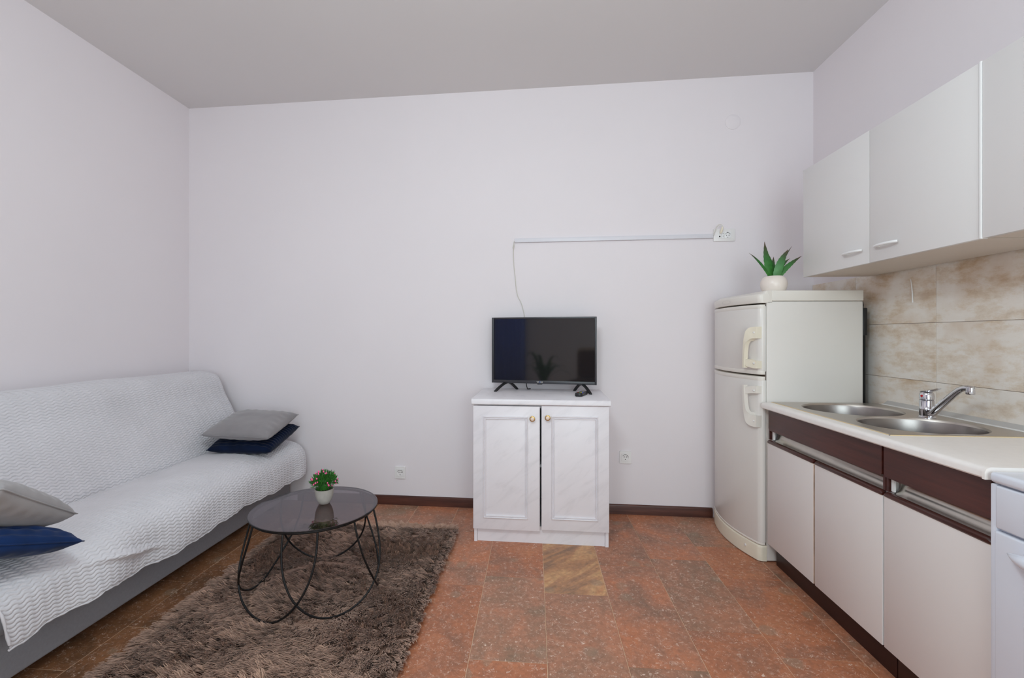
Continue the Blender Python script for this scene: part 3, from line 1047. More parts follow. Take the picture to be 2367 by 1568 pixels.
for k in range(NH + 1):
    t = k / NH
    y = 1.212 - t * 0.432
    q = min(t, 1 - t)
    s = max(0.12, min(1.0, math.sin(PI / 2 * min(1.0, q * 5.5)) ** 0.7))
    for j in range(12):
        a = 2 * PI * j / 12
        v.append((1.150 + 0.019 * s * math.cos(a) + (1 - s) * 0.014, y, 0.652 + 0.017 * s * math.sin(a)))
ff = [tuple(range(11, -1, -1)), tuple(NH * 12 + j for j in range(12))]
for k in range(NH):
    ff += [(k * 12 + j, k * 12 + (j + 1) % 12, (k + 1) * 12 + (j + 1) % 12, (k + 1) * 12 + j) for j in range(12)]
hn.add(v, ff)
for yp in (1.10, 0.89):
    hn.tube([(1.182, yp, 0.652), (1.156, yp, 0.652)], 0.010, 12)
obj('handle', hn, M['stove'], od, True, True, 60)

# ------------------------------------------------------------------ upper cabinets
UX, UZ0, UZ1 = 1.43, 1.500, 2.067


def upper(y0, y1, doors, handles, label):
    t = thing('wall_cabinet', label, 'cabinet', (1.60, (y0 + y1) / 2, UZ0), 0, 'wall cabinets above the backsplash')
    b = MB().box(UX + 0.018, XR - 0.0145, y0, y1, UZ0 + 0.018, UZ1)
    obj('body', b, M['upper'], t, False, True)
    obj('bottom_panel', MB().box(UX + 0.018, XR - 0.022, y0 + 0.001, y1 - 0.001, UZ0 + 0.002, UZ0 + 0.0175), M['upper_under'], t, False, True)
    for (a, c) in doors:
        d = obj('door', MB().bbox(UX, UX + 0.0175, a, c, UZ0 + 0.001, UZ1 + 0.002, 0.0016), M['upper'], t, True, True)
        for hy in handles:
            if a < hy < c:
                h = MB()
                pts = []
                for k in range(17):
                    s = k / 16
                    y = hy + 0.058 * (1 - 2 * s)
                    x = UX - 0.006 - 0.018 * math.sin(PI * s) ** 0.5
                    pts.append((x, y, UZ0 + 0.062))
                h.tube(pts, [0.0058] * 17, 10)
                for sg in (-1, 1):
                    h.tube([(UX + 0.001, hy + sg * 0.047, UZ0 + 0.062), (UX - 0.013, hy + sg * 0.047, UZ0 + 0.062)], 0.0048, 10)
                obj('handle', h, M['edge_white'], d, True, True, 60)
    return t


u1 = upper(1.579, 2.536, [(1.581, 2.0565), (2.0595, 2.536)], [2.152, 1.958], 'white two-door wall cabinet above the sink, with two arched white handles')
u2 = upper(0.72, 1.566, [(0.722, 1.5685)], [], 'white wall cabinet without visible handle, cut by the right edge of the photo')
obj('edge_trim', MB().bbox(UX - 0.003, UX + 0.02, 1.5700, 1.5775, UZ0, UZ1 + 0.004, 0.002), M['edge_white'], u2, True, True)
tag(obj('sealing_strip', MB().tube([(XT - 0.0025, 2.283, 1.455), (XT - 0.0035, 2.276, 1.42), (XT - 0.0035, 2.272, 1.385), (XT - 0.0028, 2.272, 1.345)],
                                   [0.0012, 0.0022, 0.0028, 0.0030], 6), M['edge_white']), 'thin white plastic strip hanging on the backsplash under the wall cabinets', 'strip')

# ------------------------------------------------------------------ TV cabinet
cab = thing('tv_cabinet', 'white marbled two-door cabinet with brass knobs standing under the television', 'cabinet', (0.0345, 2.59, 0), R(-1.43))
b = MB()
b.box(-0.3815, -0.363, 0.0, 0.478, 0.0, 0.790).box(0.363, 0.3815, 0.0, 0.478, 0.0, 0.790)
b.box(-0.363, 0.363, 0.012, 0.478, 0.078, 0.096).box(-0.363, 0.363, 0.466, 0.476, 0.096, 0.786).box(-0.363, 0.363, 0.03, 0.466, 0.43, 0.446)
b.box(-0.363, 0.363, 0.012, 0.47, 0.774, 0.789)
obj('body', b, M['marble_lam'], cab, False)
obj('plinth', MB().box(-0.362, 0.362, 0.010, 0.028, 0.0, 0.0775), M['marble_lam'], cab, False)
tpz = [(-0.030, 0.800), (-0.027, 0.796), (-0.022, 0.7945), (0.484, 0.7945), (0.484, 0.829), (-0.018, 0.829), (-0.026, 0.826), (-0.030, 0.819)]
obj('top_board', MB().prism([(p[0], p[1]) for p in tpz], -0.393, 0.390, 'X'), M['marble_lam'], cab)


def panel_door(x0, x1, z0, z1, fx0, fx1, fz0, fz1, kx, kz):
    d = obj('door', MB().bbox(x0, x1, -0.0195, -0.0015, z0, z1, 0.0018), M['marble_lam'], cab)
    # mitred picture-frame moulding
    prof = [(0.0, 0.0), (0.001, 0.007), (0.004, 0.0095), (0.007, 0.008), (0.0085, 0.0025), (0.011, 0.0025), (0.0122, 0.0075), (0.015, 0.008), (0.0175, 0.0)]
    mm = MB()
    cs = [(fx0, fz0, 1, 1), (fx1, fz0, -1, 1), (fx1, fz1, -1, -1), (fx0, fz1, 1, -1)]
    v = [(cx + sx * o_, -0.0195 - h_, cz + sz * o_) for (cx, cz, sx, sz) in cs for (o_, h_) in prof]
    m = len(prof)
    mm.add(v, [(c * m + i, ((c + 1) % 4) * m + i, ((c + 1) % 4) * m + i + 1, c * m + i + 1) for c in range(4) for i in range(m - 1)])
    obj('moulding', mm, M['marble_lam'], d, angle=25)
    k = MB()
    k.lathe([(0.011, 0.0), (0.0125, -0.002), (0.009, -0.005), (0.008, -0.010), (0.0145, -0.013), (0.0160, -0.017), (0.0150, -0.021), (0.011, -0.0225)], (kx, -0.0196, kz), 28, axis='Y')
    ko = obj('knob', k, M['gold'], d)
    return d, ko, kx, kz


for args in ((-0.3845, -0.0030, 0.0805, 0.7875, -0.3265, -0.0690, 0.146, 0.729, -0.0445, 0.720),
             (0.0065, 0.3820, 0.0895, 0.7925, 0.0625, 0.3215, 0.152, 0.736, 0.0415, 0.727)):
    d, ko, kx, kz = panel_door(*args)
    # two-tone knob: porcelain centre as a second material on the same knob
    me = ko.data
    me.materials.append(M['porcelain'])
    mbk = MB().lathe([(0.0112, -0.0222), (0.0105, -0.0245), (0.006, -0.0265), (0.0005, -0.027)], (kx, -0.0196, kz), 24, axis='Y')
    bm = bmesh.new()
    bm.from_mesh(me)
    vs = [bm.verts.new(p) for p in mbk.v]
    for fi in mbk.f:
        fc_ = bm.faces.new([vs[i] for i in fi])
        fc_.material_index = 1
        fc_.smooth = True
    bmesh.ops.recalc_face_normals(bm, faces=bm.faces)
    bm.to_mesh(me)
    bm.free()

# ------------------------------------------------------------------ television
TVZ = 0.829
tv = thing('television', 'black flat screen television standing on the white cabinet', 'television', (0.0555, 2.9335, TVZ), R(-9.06))
hw, z0, z1 = 0.3395, 0.050, 0.481
obj('housing', MB().bbox(-hw, hw, 0.004, 0.030, z0, z1, 0.003).bbox(-0.26, 0.26, 0.030, 0.062, z0 + 0.02, z1 - 0.12, 0.01), M['black_plastic'], tv)
bz = MB()
bw_, bl = 0.0115, 0.020
for (a0, a1, c0, c1) in ((-hw, -hw + bw_, z0, z1), (hw - bw_, hw, z0, z1), (-hw + bw_, hw - bw_, z1 - bw_, z1), (-hw + bw_, hw - bw_, z0, z0 + bl)):
    bz.bbox(a0, a1, -0.004, 0.0045, c0, c1, 0.0012)
bzo = obj('bezel', bz, M['bezel'], tv)
obj('screen', MB().box(-hw + bw_ - 0.001, hw - bw_ + 0.001, 0.0, 0.0036, z0 + bl - 0.001, z1 - bw_ + 0.001), M['screen'], tv, False)
sx_ = -0.020
obj('sensor_lip', MB().bbox(sx_ - 0.016, sx_ + 0.016, -0.004, 0.006, z0 - 0.006, z0 + 0.001, 0.0015), M['bezel'], tv)
fcu = bpy.data.curves.new('logo_text', 'FONT')
fcu.body = 'VIVAX'
fcu.size = 0.0135
fcu.extrude = 0.0004
fcu.align_x, fcu.align_y = 'CENTER', 'CENTER'
fcu.space_character = 1.05
tob = bpy.data.objects.new('tmp_logo', fcu)
C.objects.link(tob)
dg = bpy.context.evaluated_depsgraph_get()
me = bpy.data.meshes.new_from_object(tob.evaluated_get(dg))
bpy.data.objects.remove(tob)
me.transform(Matrix.Translation((sx_, -0.0046, z0 + 0.0105)) @ Matrix.Rotation(PI / 2, 4, 'X'))
me.materials.clear()
me.materials.append(M['logo_white'])
me.materials.append(M['logo_blue'])
for p in me.polygons:
    if abs(p.center.x - sx_) < 0.0045:
        p.material_index = 1
lo = bpy.data.objects.new('logo', me)
C.objects.link(lo)
lo.parent = tv
for fxx, sg in ((-0.235, -1), (0.245, 1)):
    lg = MB()
    apex = (fxx, 0.014, z0 + 0.004)
    for tip, bend in (((fxx + sg * 0.062, -0.085, 0.0), 0.55), ((fxx - sg * 0.050, 0.080, 0.0), 0.55)):
        v = []
        ns = 7
        for k in range(ns + 1):
            t = k / ns
            x = apex[0] + (tip[0] - apex[0]) * t
            y = apex[1] + (tip[1] - apex[1]) * t
            z = apex[2] * (1 - t ** 1.6)
            hw2, hh = 0.0075, 0.0055
            v += [(x - hw2, y, max(z - hh, 0.0)), (x + hw2, y, max(z - hh, 0.0)), (x + hw2, y, max(z + hh, 0.006)), (x - hw2, y, max(z + hh, 0.006))]
        ff = [(0, 1, 2, 3), tuple(4 * ns + i for i in (3, 2, 1, 0))]
        for k in range(ns):
            ff += [(4 * k + i, 4 * k + 4 + i, 4 * k + 4 + (i + 1) % 4, 4 * k + (i + 1) % 4) for i in range(4)]
        lg.add(v, ff)
    obj('foot', lg, M['black_plastic'], tv, angle=30)
pc = MB().tube([(-0.118, 0.045, 0.075), (-0.118, 0.06, 0.03), (-0.116, 0.085, 0.004), (-0.10, 0.11, 0.003)], 0.003, 8)
obj('power_cord', pc, M['black_plastic'], tv)

rem = thing('remote_control', 'small black remote control with coloured buttons leaning at the television foot', 'remote', (0.284, 2.764, 0.829), R(-22))
rp = rrect(-0.023, 0.023, -0.075, 0.075, 0.018)
rb = MB()
n = len(rp)
v = [(x * s, y * (1 - (1 - s) * 0.3), z) for (s, z) in ((0.86, 0.0), (1.0, 0.006), (1.0, 0.013), (0.90, 0.020)) for x, y in rp]
ff = [tuple(range(n - 1, -1, -1)), tuple(3 * n + k for k in range(n))]
for r_ in range(3):
    ff += [(r_ * n + k, r_ * n + (k + 1) % n, (r_ + 1) * n + (k + 1) % n, (r_ + 1) * n + k) for k in range(n)]
obj('case', rb.add(v, ff), M['black_plastic'], rem)
for k, c in enumerate(('btn_red', 'btn_green', 'btn_yellow', 'btn_blue')):
    obj('button', MB().bbox(-0.0165 + k * 0.0095, -0.010 + k * 0.0095, -0.030, -0.019, 0.0195, 0.0222, 0.001), M[c], rem)
kp = MB()
for r_ in range(5):
    for k in range(3):
        kp.bbox(-0.014 + k * 0.0105, -0.007 + k * 0.0105, -0.010 + r_ * 0.014, -0.003 + r_ * 0.014, 0.0195, 0.0218, 0.001)
ko = obj('keypad', kp, M['btn_grey'], rem)

# ------------------------------------------------------------------ things on the back wall
def on_wall(x, z, dy=0.0):
    return (x, by(x) - dy, z)


def socket(x, z, label):
    t = thing('power_socket', label, 'socket', on_wall(x, z), BROT, 'single wall sockets')
    obj('frame', MB().prism(rrect(-0.0375, 0.0375, -0.041, 0.041, 0.006), -0.010, -0.0002, 'Y'), M['white_plastic'], t)
    ins = MB()   # raised insert with a round well
    N = 32
    sq = []
    for k in range(N):
        a = 2 * PI * k / N
        c, s = math.cos(a), math.sin(a)
        q = min(0.0255 / abs(c) if abs(c) > 1e-6 else 9, 0.0275 / abs(s) if abs(s) > 1e-6 else 9)
        sq.append((c * q, s * q))
    v = [(x_, -0.0101, z_) for x_, z_ in sq] + [(x_ * 0.97, -0.013, z_ * 0.97) for x_, z_ in sq]
    v += [(0.0205 * math.cos(2 * PI * k / N), -0.013, 0.0205 * math.sin(2 * PI * k / N)) for k in range(N)]
    v += [(0.0195 * math.cos(2 * PI * k / N), -0.0104, 0.0195 * math.sin(2 * PI * k / N)) for k in range(N)]
    ff = []
    for r_ in range(3):
        ff += [(r_ * N + k, r_ * N + (k + 1) % N, (r_ + 1) * N + (k + 1) % N, (r_ + 1) * N + k) for k in range(N)]
    ff.append(tuple(3 * N + k for k in range(N)))
    ins.add(v, ff)
    io = obj('insert', ins, M['white_plastic'], t)
    hl = MB()
    for hx, hz, r_ in ((-0.0075, 0.003, 0.003), (0.0075, 0.003, 0.003), (0.0, -0.0145, 0.003), (0.0175, 0.004, 0.0028)):
        hl.lathe([(r_, -0.0108), (r_, -0.0103)], (hx, 0, hz), 12, axis='Y')
    arc = []
    for k in range(13):
        a = R(25 + 130 * k / 12)
        arc.append((0.0185 * math.cos(a), -0.0112, 0.0185 * math.sin(a)))
    hl.tube(arc, 0.0011, 6)
    obj('contacts', hl, M['dark_hole'], t)
    return t


socket(-0.940, 0.226, 'white wall socket low on the wall, left of the white cabinet')
socket(0.605, 0.379, 'white wall socket on the wall between the white cabinet and the fridge')

cv = thing('junction_cover', 'round white junction box cover high on the wall above the fridge', 'cover', on_wall(1.29, 2.583), BROT)
obj('disc', MB().lathe([(0.049, -0.0002), (0.049, -0.003), (0.046, -0.0048), (0.03, -0.0056), (0.001, -0.006)], (0, 0, 0), 40, axis='Y'), M['wall'], cv)

mo = thing('outlet_panel', 'white combined antenna and power outlet panel on the wall above the fridge', 'socket', on_wall(1.2335, 1.846), BROT)
obj('frame', MB().bbox(-0.0675, 0.0675, -0.011, -0.0003, -0.040, 0.040, 0.003), M['white_plastic'], mo)
for (a0, a1) in ((-0.0405, -0.0195), (-0.019, -0.0005), (0.0, 0.0405)):
    obj('module', MB().bbox(a0, a1, -0.0135, -0.0105, -0.0215, 0.0215, 0.0008), M['edge_white'], mo)
hl = MB()
for hx, hz, r_ in ((-0.030, -0.010, 0.0048), (-0.009, 0.008, 0.002), (-0.009, -0.008, 0.002), (0.0125, -0.003, 0.0026), (0.0275, -0.003, 0.0026), (0.020, -0.016, 0.0022), (0.020, 0.015, 0.003)):
    hl.lathe([(r_, -0.0142), (r_, -0.0130)], (hx, 0, hz), 12, axis='Y')
arc = [(0.020 + 0.0165 * math.cos(R(20 + 140 * k / 12)), -0.0138, -0.003 + 0.0165 * math.sin(R(20 + 140 * k / 12))) for k in range(13)]
hl.tube(arc, 0.001, 6)
obj('contacts', hl, M['dark_hole'], mo)

trk = thing('cable_trunking', 'long thin white cable trunking running across the wall above the television', 'trunking', on_wall(0.5165, 1.840), BROT)
obj('channel', MB().bbox(-0.650, 0.648, -0.016, -0.0003, -0.0135, 0.0135, 0.0015), plain('trunking_plastic', srgb(219, 218, 224), 0.4), trk)
ac = thing('antenna_cable', 'thin white antenna cable hanging from the trunking down behind the television', 'cable', on_wall(-0.142, 1.70))
pts = [(-0.128, 1.836), (-0.137, 1.834), (-0.140, 1.81), (-0.142, 1.773), (-0.142, 1.72), (-0.137, 1.65), (-0.130, 1.59), (-0.124, 1.52), (-0.112, 1.46), (-0.092, 1.42), (-0.076, 1.37), (-0.065, 1.31), (-0.062, 1.24), (-0.06, 1.16)]
fine_ = []
for i in range(len(pts) - 1):
    for k in range(4):
        t = k / 4
        p0, p1, p2, p3 = pts[max(i - 1, 0)], pts[i], pts[i + 1], pts[min(i + 2, len(pts) - 1)]
        q = [0.5 * (2 * p1[j] + (p2[j] - p0[j]) * t + (2 * p0[j] - 5 * p1[j] + 4 * p2[j] - p3[j]) * t * t + (3 * p1[j] - p0[j] - 3 * p2[j] + p3[j]) * t ** 3) for j in (0, 1)]
        fine_.append((q[0], by(q[0]) - 0.007, q[1]))
obj('cord', MB().tube(fine_, 0.0027, 8), M['cable_white'], ac, True, True)
lp = MB().tube([(-0.141, by(-.141) - .009, 1.812), (-0.146, by(-.14) - .012, 1.79), (-0.141, by(-.14) - .013, 1.782), (-0.136, by(-.14) - .012, 1.80), (-0.139, by(-.14) - .009, 1.832)], 0.0022, 6)
obj('knot', lp, M['cable_white'], ac, True, True)
pg = thing('antenna_plug_lead', 'short looped white lead with cream plug going into the outlet panel', 'cable', on_wall(1.19, 1.86))
lpts = [(1.1625, 1.842), (1.170, 1.868), (1.178, 1.892), (1.188, 1.906), (1.198, 1.909), (1.206, 1.903), (1.2095, 1.890)]
P3 = [Vector((x, by(x) - 0.019 - 0.004 * k, z)) for k, (x, z) in enumerate(lpts)]
cpts = []
for i in range(len(P3) - 1):
    p0, p1, p2, p3 = P3[max(i - 1, 0)], P3[i], P3[i + 1], P3[min(i + 2, len(P3) - 1)]
    for k in range(5):
        t = k / 5
        cpts.append(0.5 * (2 * p1 + (p2 - p0) * t + (2 * p0 - 5 * p1 + 4 * p2 - p3) * t * t + (3 * p1 - p0 - 3 * p2 + p3) * t ** 3))
cpts.append(P3[-1])
obj('cord', MB().tube(cpts, 0.0026, 8), M['cable_white'], pg, True, True)
pp = lpts[-1]
yy = by(1.206) - 0.043
obj('plug', MB().tube([(1.2095, yy, 1.893), (1.2085, yy + 0.002, 1.886), (1.207, yy + 0.006, 1.872), (1.205, yy + 0.012, 1.860), (1.204, yy + 0.018, 1.8565)], [0.004, 0.0055, 0.007, 0.0075, 0.0065], 12), M['cream_plastic'], pg, True, True)

# ------------------------------------------------------------------ sofa bed
sofa = thing('sofa_bed', 'grey fabric sofa bed along the left wall, mostly covered by a blanket', 'sofa', (-2.08, 2.12, 0))
SY0_, SY1_ = 1.16, 3.075
obj('base', MB().bbox(-2.33, -1.725, SY0_ + 0.03, SY1_ - 0.0, 0.052, 0.245, 0.012, 3), M['sofa'], sofa, True, True)


def xz_prism(poly, y0, y1, rnd, mbs=None):
    """profile in x,z swept along y with rounded ends"""
    mb = mbs or MB()
    cx = sum(p[0] for p in poly) / len(poly)
    cz = sum(p[1] for p in poly) / len(poly)
    rings = []
    for y, s in ((y0, 1 - rnd * 1.0), (y0 + rnd * 0.06, 1 - rnd * 0.4), (y0 + rnd * 0.2, 1.0), (y1 - rnd * 0.2, 1.0), (y1 - rnd * 0.06, 1 - rnd * 0.4), (y1, 1 - rnd * 1.0)):
        rings.append([(cx + (x - cx) * s, y, cz + (z - cz) * s) for x, z in poly])
    n = len(poly)
    v = [p for r_ in rings for p in r_]
    f = [tuple(range(n)), tuple((len(rings) - 1) * n + k for k in range(n - 1, -1, -1))]
    for i in range(len(rings) - 1):
        f += [(i * n + k, (i + 1) * n + k, (i + 1) * n + (k + 1) % n, i * n + (k + 1) % n) for k in range(n)]
    return mb.add(v, f)


seat_poly = [(-2.30, 0.252), (-1.66, 0.252), (-1.625, 0.272), (-1.612, 0.31), (-1.618, 0.365), (-1.65, 0.405), (-1.72, 0.428), (-1.85, 0.438), (-2.02, 0.428), (-2.20, 0.41), (-2.30, 0.38)]
obj('seat_cushion', xz_prism(seat_poly, SY0_, SY1_ - 0.02, 0.10), M['sofa'], sofa, True, True, 50)
back_poly = [(-2.16, 0.44), (-2.05, 0.46), (-2.09, 0.55), (-2.20, 0.76), (-2.27, 0.87), (-2.32, 0.905), (-2.40, 0.905), (-2.45, 0.86), (-2.44, 0.75), (-2.34, 0.50), (-2.26, 0.44)]
obj('backrest', xz_prism(back_poly, SY0_, SY1_ - 0.03, 0.12), M['sofa'], sofa, True, True, 50)
for (x, y) in ((-1.80, SY0_ + 0.12), (-1.80, SY1_ - 0.12), (-2.26, SY0_ + 0.12), (-2.26, SY1_ - 0.12)):
    obj('leg', MB().lathe([(0.022, 0.0), (0.024, 0.004), (0.024, 0.054)], (x, y, 0), 16), M['black_plastic'], sofa, True, True)

# blanket: a woven sheet following back, seat and front edge, with zig-zag grooves
PROF = [(-2.475, 0.62), (-2.475, 0.80), (-2.468, 0.885), (-2.435, 0.925), (-2.39, 0.938), (-2.335, 0.936), (-2.268, 0.918), (-2.234, 0.872), (-2.205, 0.79), (-2.15, 0.685), (-2.095, 0.575),
        (-2.056, 0.490), (-2.049, 0.470), (-2.0455, 0.452), (-2.043, 0.4475), (-2.035, 0.4475), (-2.01, 0.451), (-1.95, 0.4545), (-1.85, 0.460), (-1.75, 0.455), (-1.68, 0.441), (-1.63, 0.414), (-1.604, 0.375), (-1.596, 0.330), (-1.596, 0.28), (-1.598, 0.235)]


def resample(P, step):
    P = [Vector((a, b)) for a, b in P]
    out = []
    dense = []
    for i in range(len(P) - 1):
        p0, p1, p2, p3 = P[max(i - 1, 0)], P[i], P[i + 1], P[min(i + 2, len(P) - 1)]
        for k in range(24):
            t = k / 24
            dense.append(0.5 * (2 * p1 + (p2 - p0) * t + (2 * p0 - 5 * p1 + 4 * p2 - p3) * t * t + (3 * p1 - p0 - 3 * p2 + p3) * t ** 3))
    dense.append(P[-1])
    d = np.array([[p.x, p.y] for p in dense])
    s = np.concatenate([[0], np.cumsum(np.hypot(*np.diff(d, axis=0).T))])
    n = int(s[-1] / step)
    q = np.linspace(0, s[-1], n + 1)
    return np.c_[np.interp(q, s, d[:, 0]), np.interp(q, s, d[:, 1])], q


prof_xz, prof_s = resample(PROF, 0.0020)
ns = len(prof_s)
tan = np.gradient(prof_xz, axis=0)
tan /= np.linalg.norm(tan, axis=1)[:, None]
nrm = np.c_[-tan[:, 1], tan[:, 0]]          # pointing up / to the front (profile runs back -> front)
if nrm[ns // 2, 1] < 0:
    nrm = -nrm
Y0B, Y1B, ROLL = 1.215, 3.045, 0.085
ny = 500
yy_ = np.linspace(Y0B, Y1B + ROLL, ny)
S, YY = np.meshgrid(prof_s, yy_, indexing='xy')       # (ny, ns)
bx = np.broadcast_to(prof_xz[:, 0], S.shape).copy()
bz_ = np.broadcast_to(prof_xz[:, 1], S.shape).copy()
nx = np.broadcast_to(nrm[:, 0], S.shape)
nz_ = np.broadcast_to(nrm[:, 1], S.shape)
total = prof_s[-1]
# rounding of the far end: the sheet rolls over the edge and inwards
over = np.clip(YY - Y1B, 0, None)
rr_ = 0.035
th = np.clip(over / rr_, 0, PI / 2)
inward = rr_ * (1 - np.cos(th)) + np.clip(over - rr_ * PI / 2, 0, None)
yout = np.minimum(YY, Y1B) + rr_ * np.sin(th)
# top corner of the back: rounded in elevation near the far end
wback = np.clip((bz_ - 0.47) / 0.45, 0, 1) * (bx < -2.03)
RC = 0.07
dd = np.clip(YY - (Y1B + 0.02 - RC), 0, RC * 0.96)
drop = (RC - np.sqrt(RC * RC - dd * dd)) * 0.3
topw = np.clip((S * 0 + bz_ - 0.66) / 0.27, 0, 1) * (bx < -2.03)
bz_ = bz_ - drop * topw ** 1.4
bx = bx - drop * 0.10 * topw
# seat front corner rounded in plan near the far end
RF = 0.05
df = np.clip(YY - (Y1B + 0.02 - RF), 0, RF * 0.95)
fw = np.clip((bx + 1.80) / 0.2, 0, 1)
bx = bx - (RF - np.sqrt(RF * RF - df * df)) * 0.6 * fw
# the sheet is cut slightly askew at its near end and sags in broad waves
sagw = np.clip((S - total + 0.30) / 0.30, 0, 1)
folds = 0.006 * np.sin(YY * 9.0 + 1.0) * np.sin(YY * 4.1 + 0.3) + 0.005 * np.sin(YY * 17.0 + 2.0 * S * 6)
near_f = np.exp(-((YY - 1.62) / 0.22) ** 2)
fold2 = 0.026 * np.exp(-((S - (total - 0.105 + (YY - 1.62) * 0.24)) / 0.013) ** 2) * np.exp(-((YY - 1.66) / 0.13) ** 2)
soft = 0.003 * np.sin(YY * 5 + S * 7) + 0.002 * np.sin(YY * 11 - S * 13)
far_f = 0.010 * np.exp(-((YY - 2.97) / 0.05) ** 2) * sagw - 0.008 * np.exp(-((YY - 2.90) / 0.03) ** 2) * sagw
disp = sagw * folds * (1 + near_f) + fold2 + soft + far_f + 0.004
# zig-zag grooves
per, wl, amp = 0.0142, 0.038, 0.0036
tri = np.abs(((YY / wl) % 1.0) * 2 - 1) * 2 - 1
zig = S + amp * np.tanh(tri * 2.2) / 0.97
ph = (zig / per) % 1.0
# each ridge swells towards its lower edge and drops steeply into the next groove
prof_g = np.where(ph < 0.84, np.sin(PI / 2 * np.clip(ph / 0.50, 0, 1)) ** 0.7, np.clip((1 - ph) / 0.16, 0, 1) ** 0.6)
# the pile is pressed flat where people sit
seat_w = np.clip((bx + 2.03) / 0.06, 0, 1) * np.clip((-1.72 - bx) / 0.12, 0, 1) * np.clip((2.95 - YY) / 0.35, 0, 1)
depth = 0.0052 * (1 - 0.72 * seat_w)
disp = disp + depth * (prof_g - 1) + 0.0005
# uneven hem
hem = np.clip((S - total + 0.04) / 0.04, 0, 1)
wob = 0.006 * np.sin(YY * 60) * 0.4 + 0.010 * np.sin(YY * 7.0 + 0.6) + 0.004 * np.sin(YY * 31)
PX = bx + nx * (disp - inward)
PZ = bz_ + nz_ * (disp - inward) - sagw ** 4 * (wob + 0.006)
# near edge skew: front hem ends a little further from the camera than the seat part
skew = 0.040 * sagw ** 2 * np.clip(1 - (YY - Y0B) / 0.5, 0, 1)
PY = yout + skew
# rolled hem
PX = PX - 0.007 * hem ** 6
verts = np.stack([PX, PY, PZ], -1).reshape(-1, 3)
idx = np.arange(ny * ns).reshape(ny, ns)
quads = np.stack([idx[:-1, :-1], idx[:-1, 1:], idx[1:, 1:], idx[1:, :-1]], -1).reshape(-1, 4)


def np_mesh(name, verts, faces, mat, smooth=True):
    me = bpy.data.meshes.new(name)
    nv, nf, k = len(verts), len(faces), faces.shape[1]
    me.vertices.add(nv)
    me.vertices.foreach_set('co', np.ascontiguousarray(verts, dtype=np.float32).ravel())
    me.loops.add(nf * k)
    me.loops.foreach_set('vertex_index', np.ascontiguousarray(faces, dtype=np.int32).ravel())
    me.polygons.add(nf)
    me.polygons.foreach_set('loop_start', np.arange(0, nf * k, k, dtype=np.int32))
    me.polygons.foreach_set('loop_total', np.full(nf, k, dtype=np.int32))
    if smooth:
        me.polygons.foreach_set('use_smooth', np.ones(nf, dtype=bool))
    me.materials.append(mat)
    me.update(calc_edges=True)
    return me


bl_o = bpy.data.objects.new('blanket', np_mesh('blanket', verts, quads, M['blanket']))
C.objects.link(bl_o)
tag(bl_o, 'light grey fleece blanket with wavy ridges spread over the sofa bed', 'blanket')
VB = verts.reshape(ny, ns, 3)
for edge in (VB[::4, -1], VB[0, ::12]):         # rolled hems along the front and the near end
    path = [Vector(p) + Vector((0, 0, 0.0007 * math.sin(k * 1.9))) for k, p in enumerate(edge)]
    obj('hem', MB().tube(path, [0.0040 + 0.0012 * math.sin(k * 2.3) for k in range(len(path))], 6), M['blanket'], bl_o, angle=80)


# ------------------------------------------------------------------ cushions
def cushion(name, label, mat, c, ex, ey, hs, th, ribs=0, pinch=0.045, seed=0, seam=True, along_u=False):
    """ex, ey: edge directions (unit); hs: half size; th: half thickness. Seam piping runs round the edge."""
    ex, ey = Vector(ex).normalized(), Vector(ey).normalized()
    ey = (ey - ex * ey.dot(ex)).normalized()
    ez = ex.cross(ey)
    if ez.z < 0:
        ez = -ez
    n = 56 if not ribs else 110
    t = thing(name, label, 'cushion', c, 0, None)

    def shape(u, v_, sgn):
        # u, v in -1..1
        px = hs * u * (1 - pinch * (1 - v_ * v_) * abs(u) ** 3 * 0.55)
        py = hs * v_ * (1 - pinch * (1 - u * u) * abs(v_) ** 3 * 0.55)
        d = max(0.0, (1 - abs(u) ** 3.2) * (1 - abs(v_) ** 3.2))
        h = th * d ** 0.46
        h += 0.004 * d * noise.noise((u * 2.3 + seed, v_ * 2.3, sgn * 3))
        e = min(1 - abs(u), 1 - abs(v_))
        if e < 0.4:
            h += 0.0035 * math.sin((u if abs(v_) > abs(u) else v_) * 21 + seed) * (0.4 - e) * (e / 0.1 if e < 0.1 else 1)
        if ribs and d > 0 and sgn > 0:
            w_ = u if along_u else v_
            w_ += 0.035 * noise.noise((u * 1.7 + seed, v_ * 1.7, 5.0))
            h += 0.0078 * (abs(math.sin(w_ * PI * ribs / 2)) ** 0.7 - 0.5) * min(1, d * 8)
        if e < 0.5:
            wr_ = math.sin((u if abs(v_) > abs(u) else v_) * 9 + seed * 2.1) * math.sin((u + v_) * 13 + seed)
            h += 0.005 * wr_ * min(1, e / 0.12) * (0.5 - e)
        return ex * px + ey * py + ez * (h * sgn)
    mb = MB()
    for sgn in (1, -1):
        mb.grid(lambda a, b_: shape(a * 2 - 1, b_ * 2 - 1, sgn), n, n)
    me_o = obj('cover', mb, mat, t, angle=80)
    bm = bmesh.new()
    bm.from_mesh(me_o.data)
    bmesh.ops.remove_doubles(bm, verts=bm.verts, dist=0.0004)
    bmesh.ops.recalc_face_normals(bm, faces=bm.faces)
    bm.to_mesh(me_o.data)
    bm.free()
    if seam:
        ring = []
        for (a, b_) in [(-1 + 2 * k / 24, -1) for k in range(24)] + [(1, -1 + 2 * k / 24) for k in range(24)] + [(1 - 2 * k / 24, 1) for k in range(24)] + [(-1, 1 - 2 * k / 24) for k in range(25)]:
            ring.append(shape(a * 1.003, b_ * 1.003, 0))
        obj('seam', MB().tube(ring, 0.0022, 6), mat, t, angle=80)
    return t


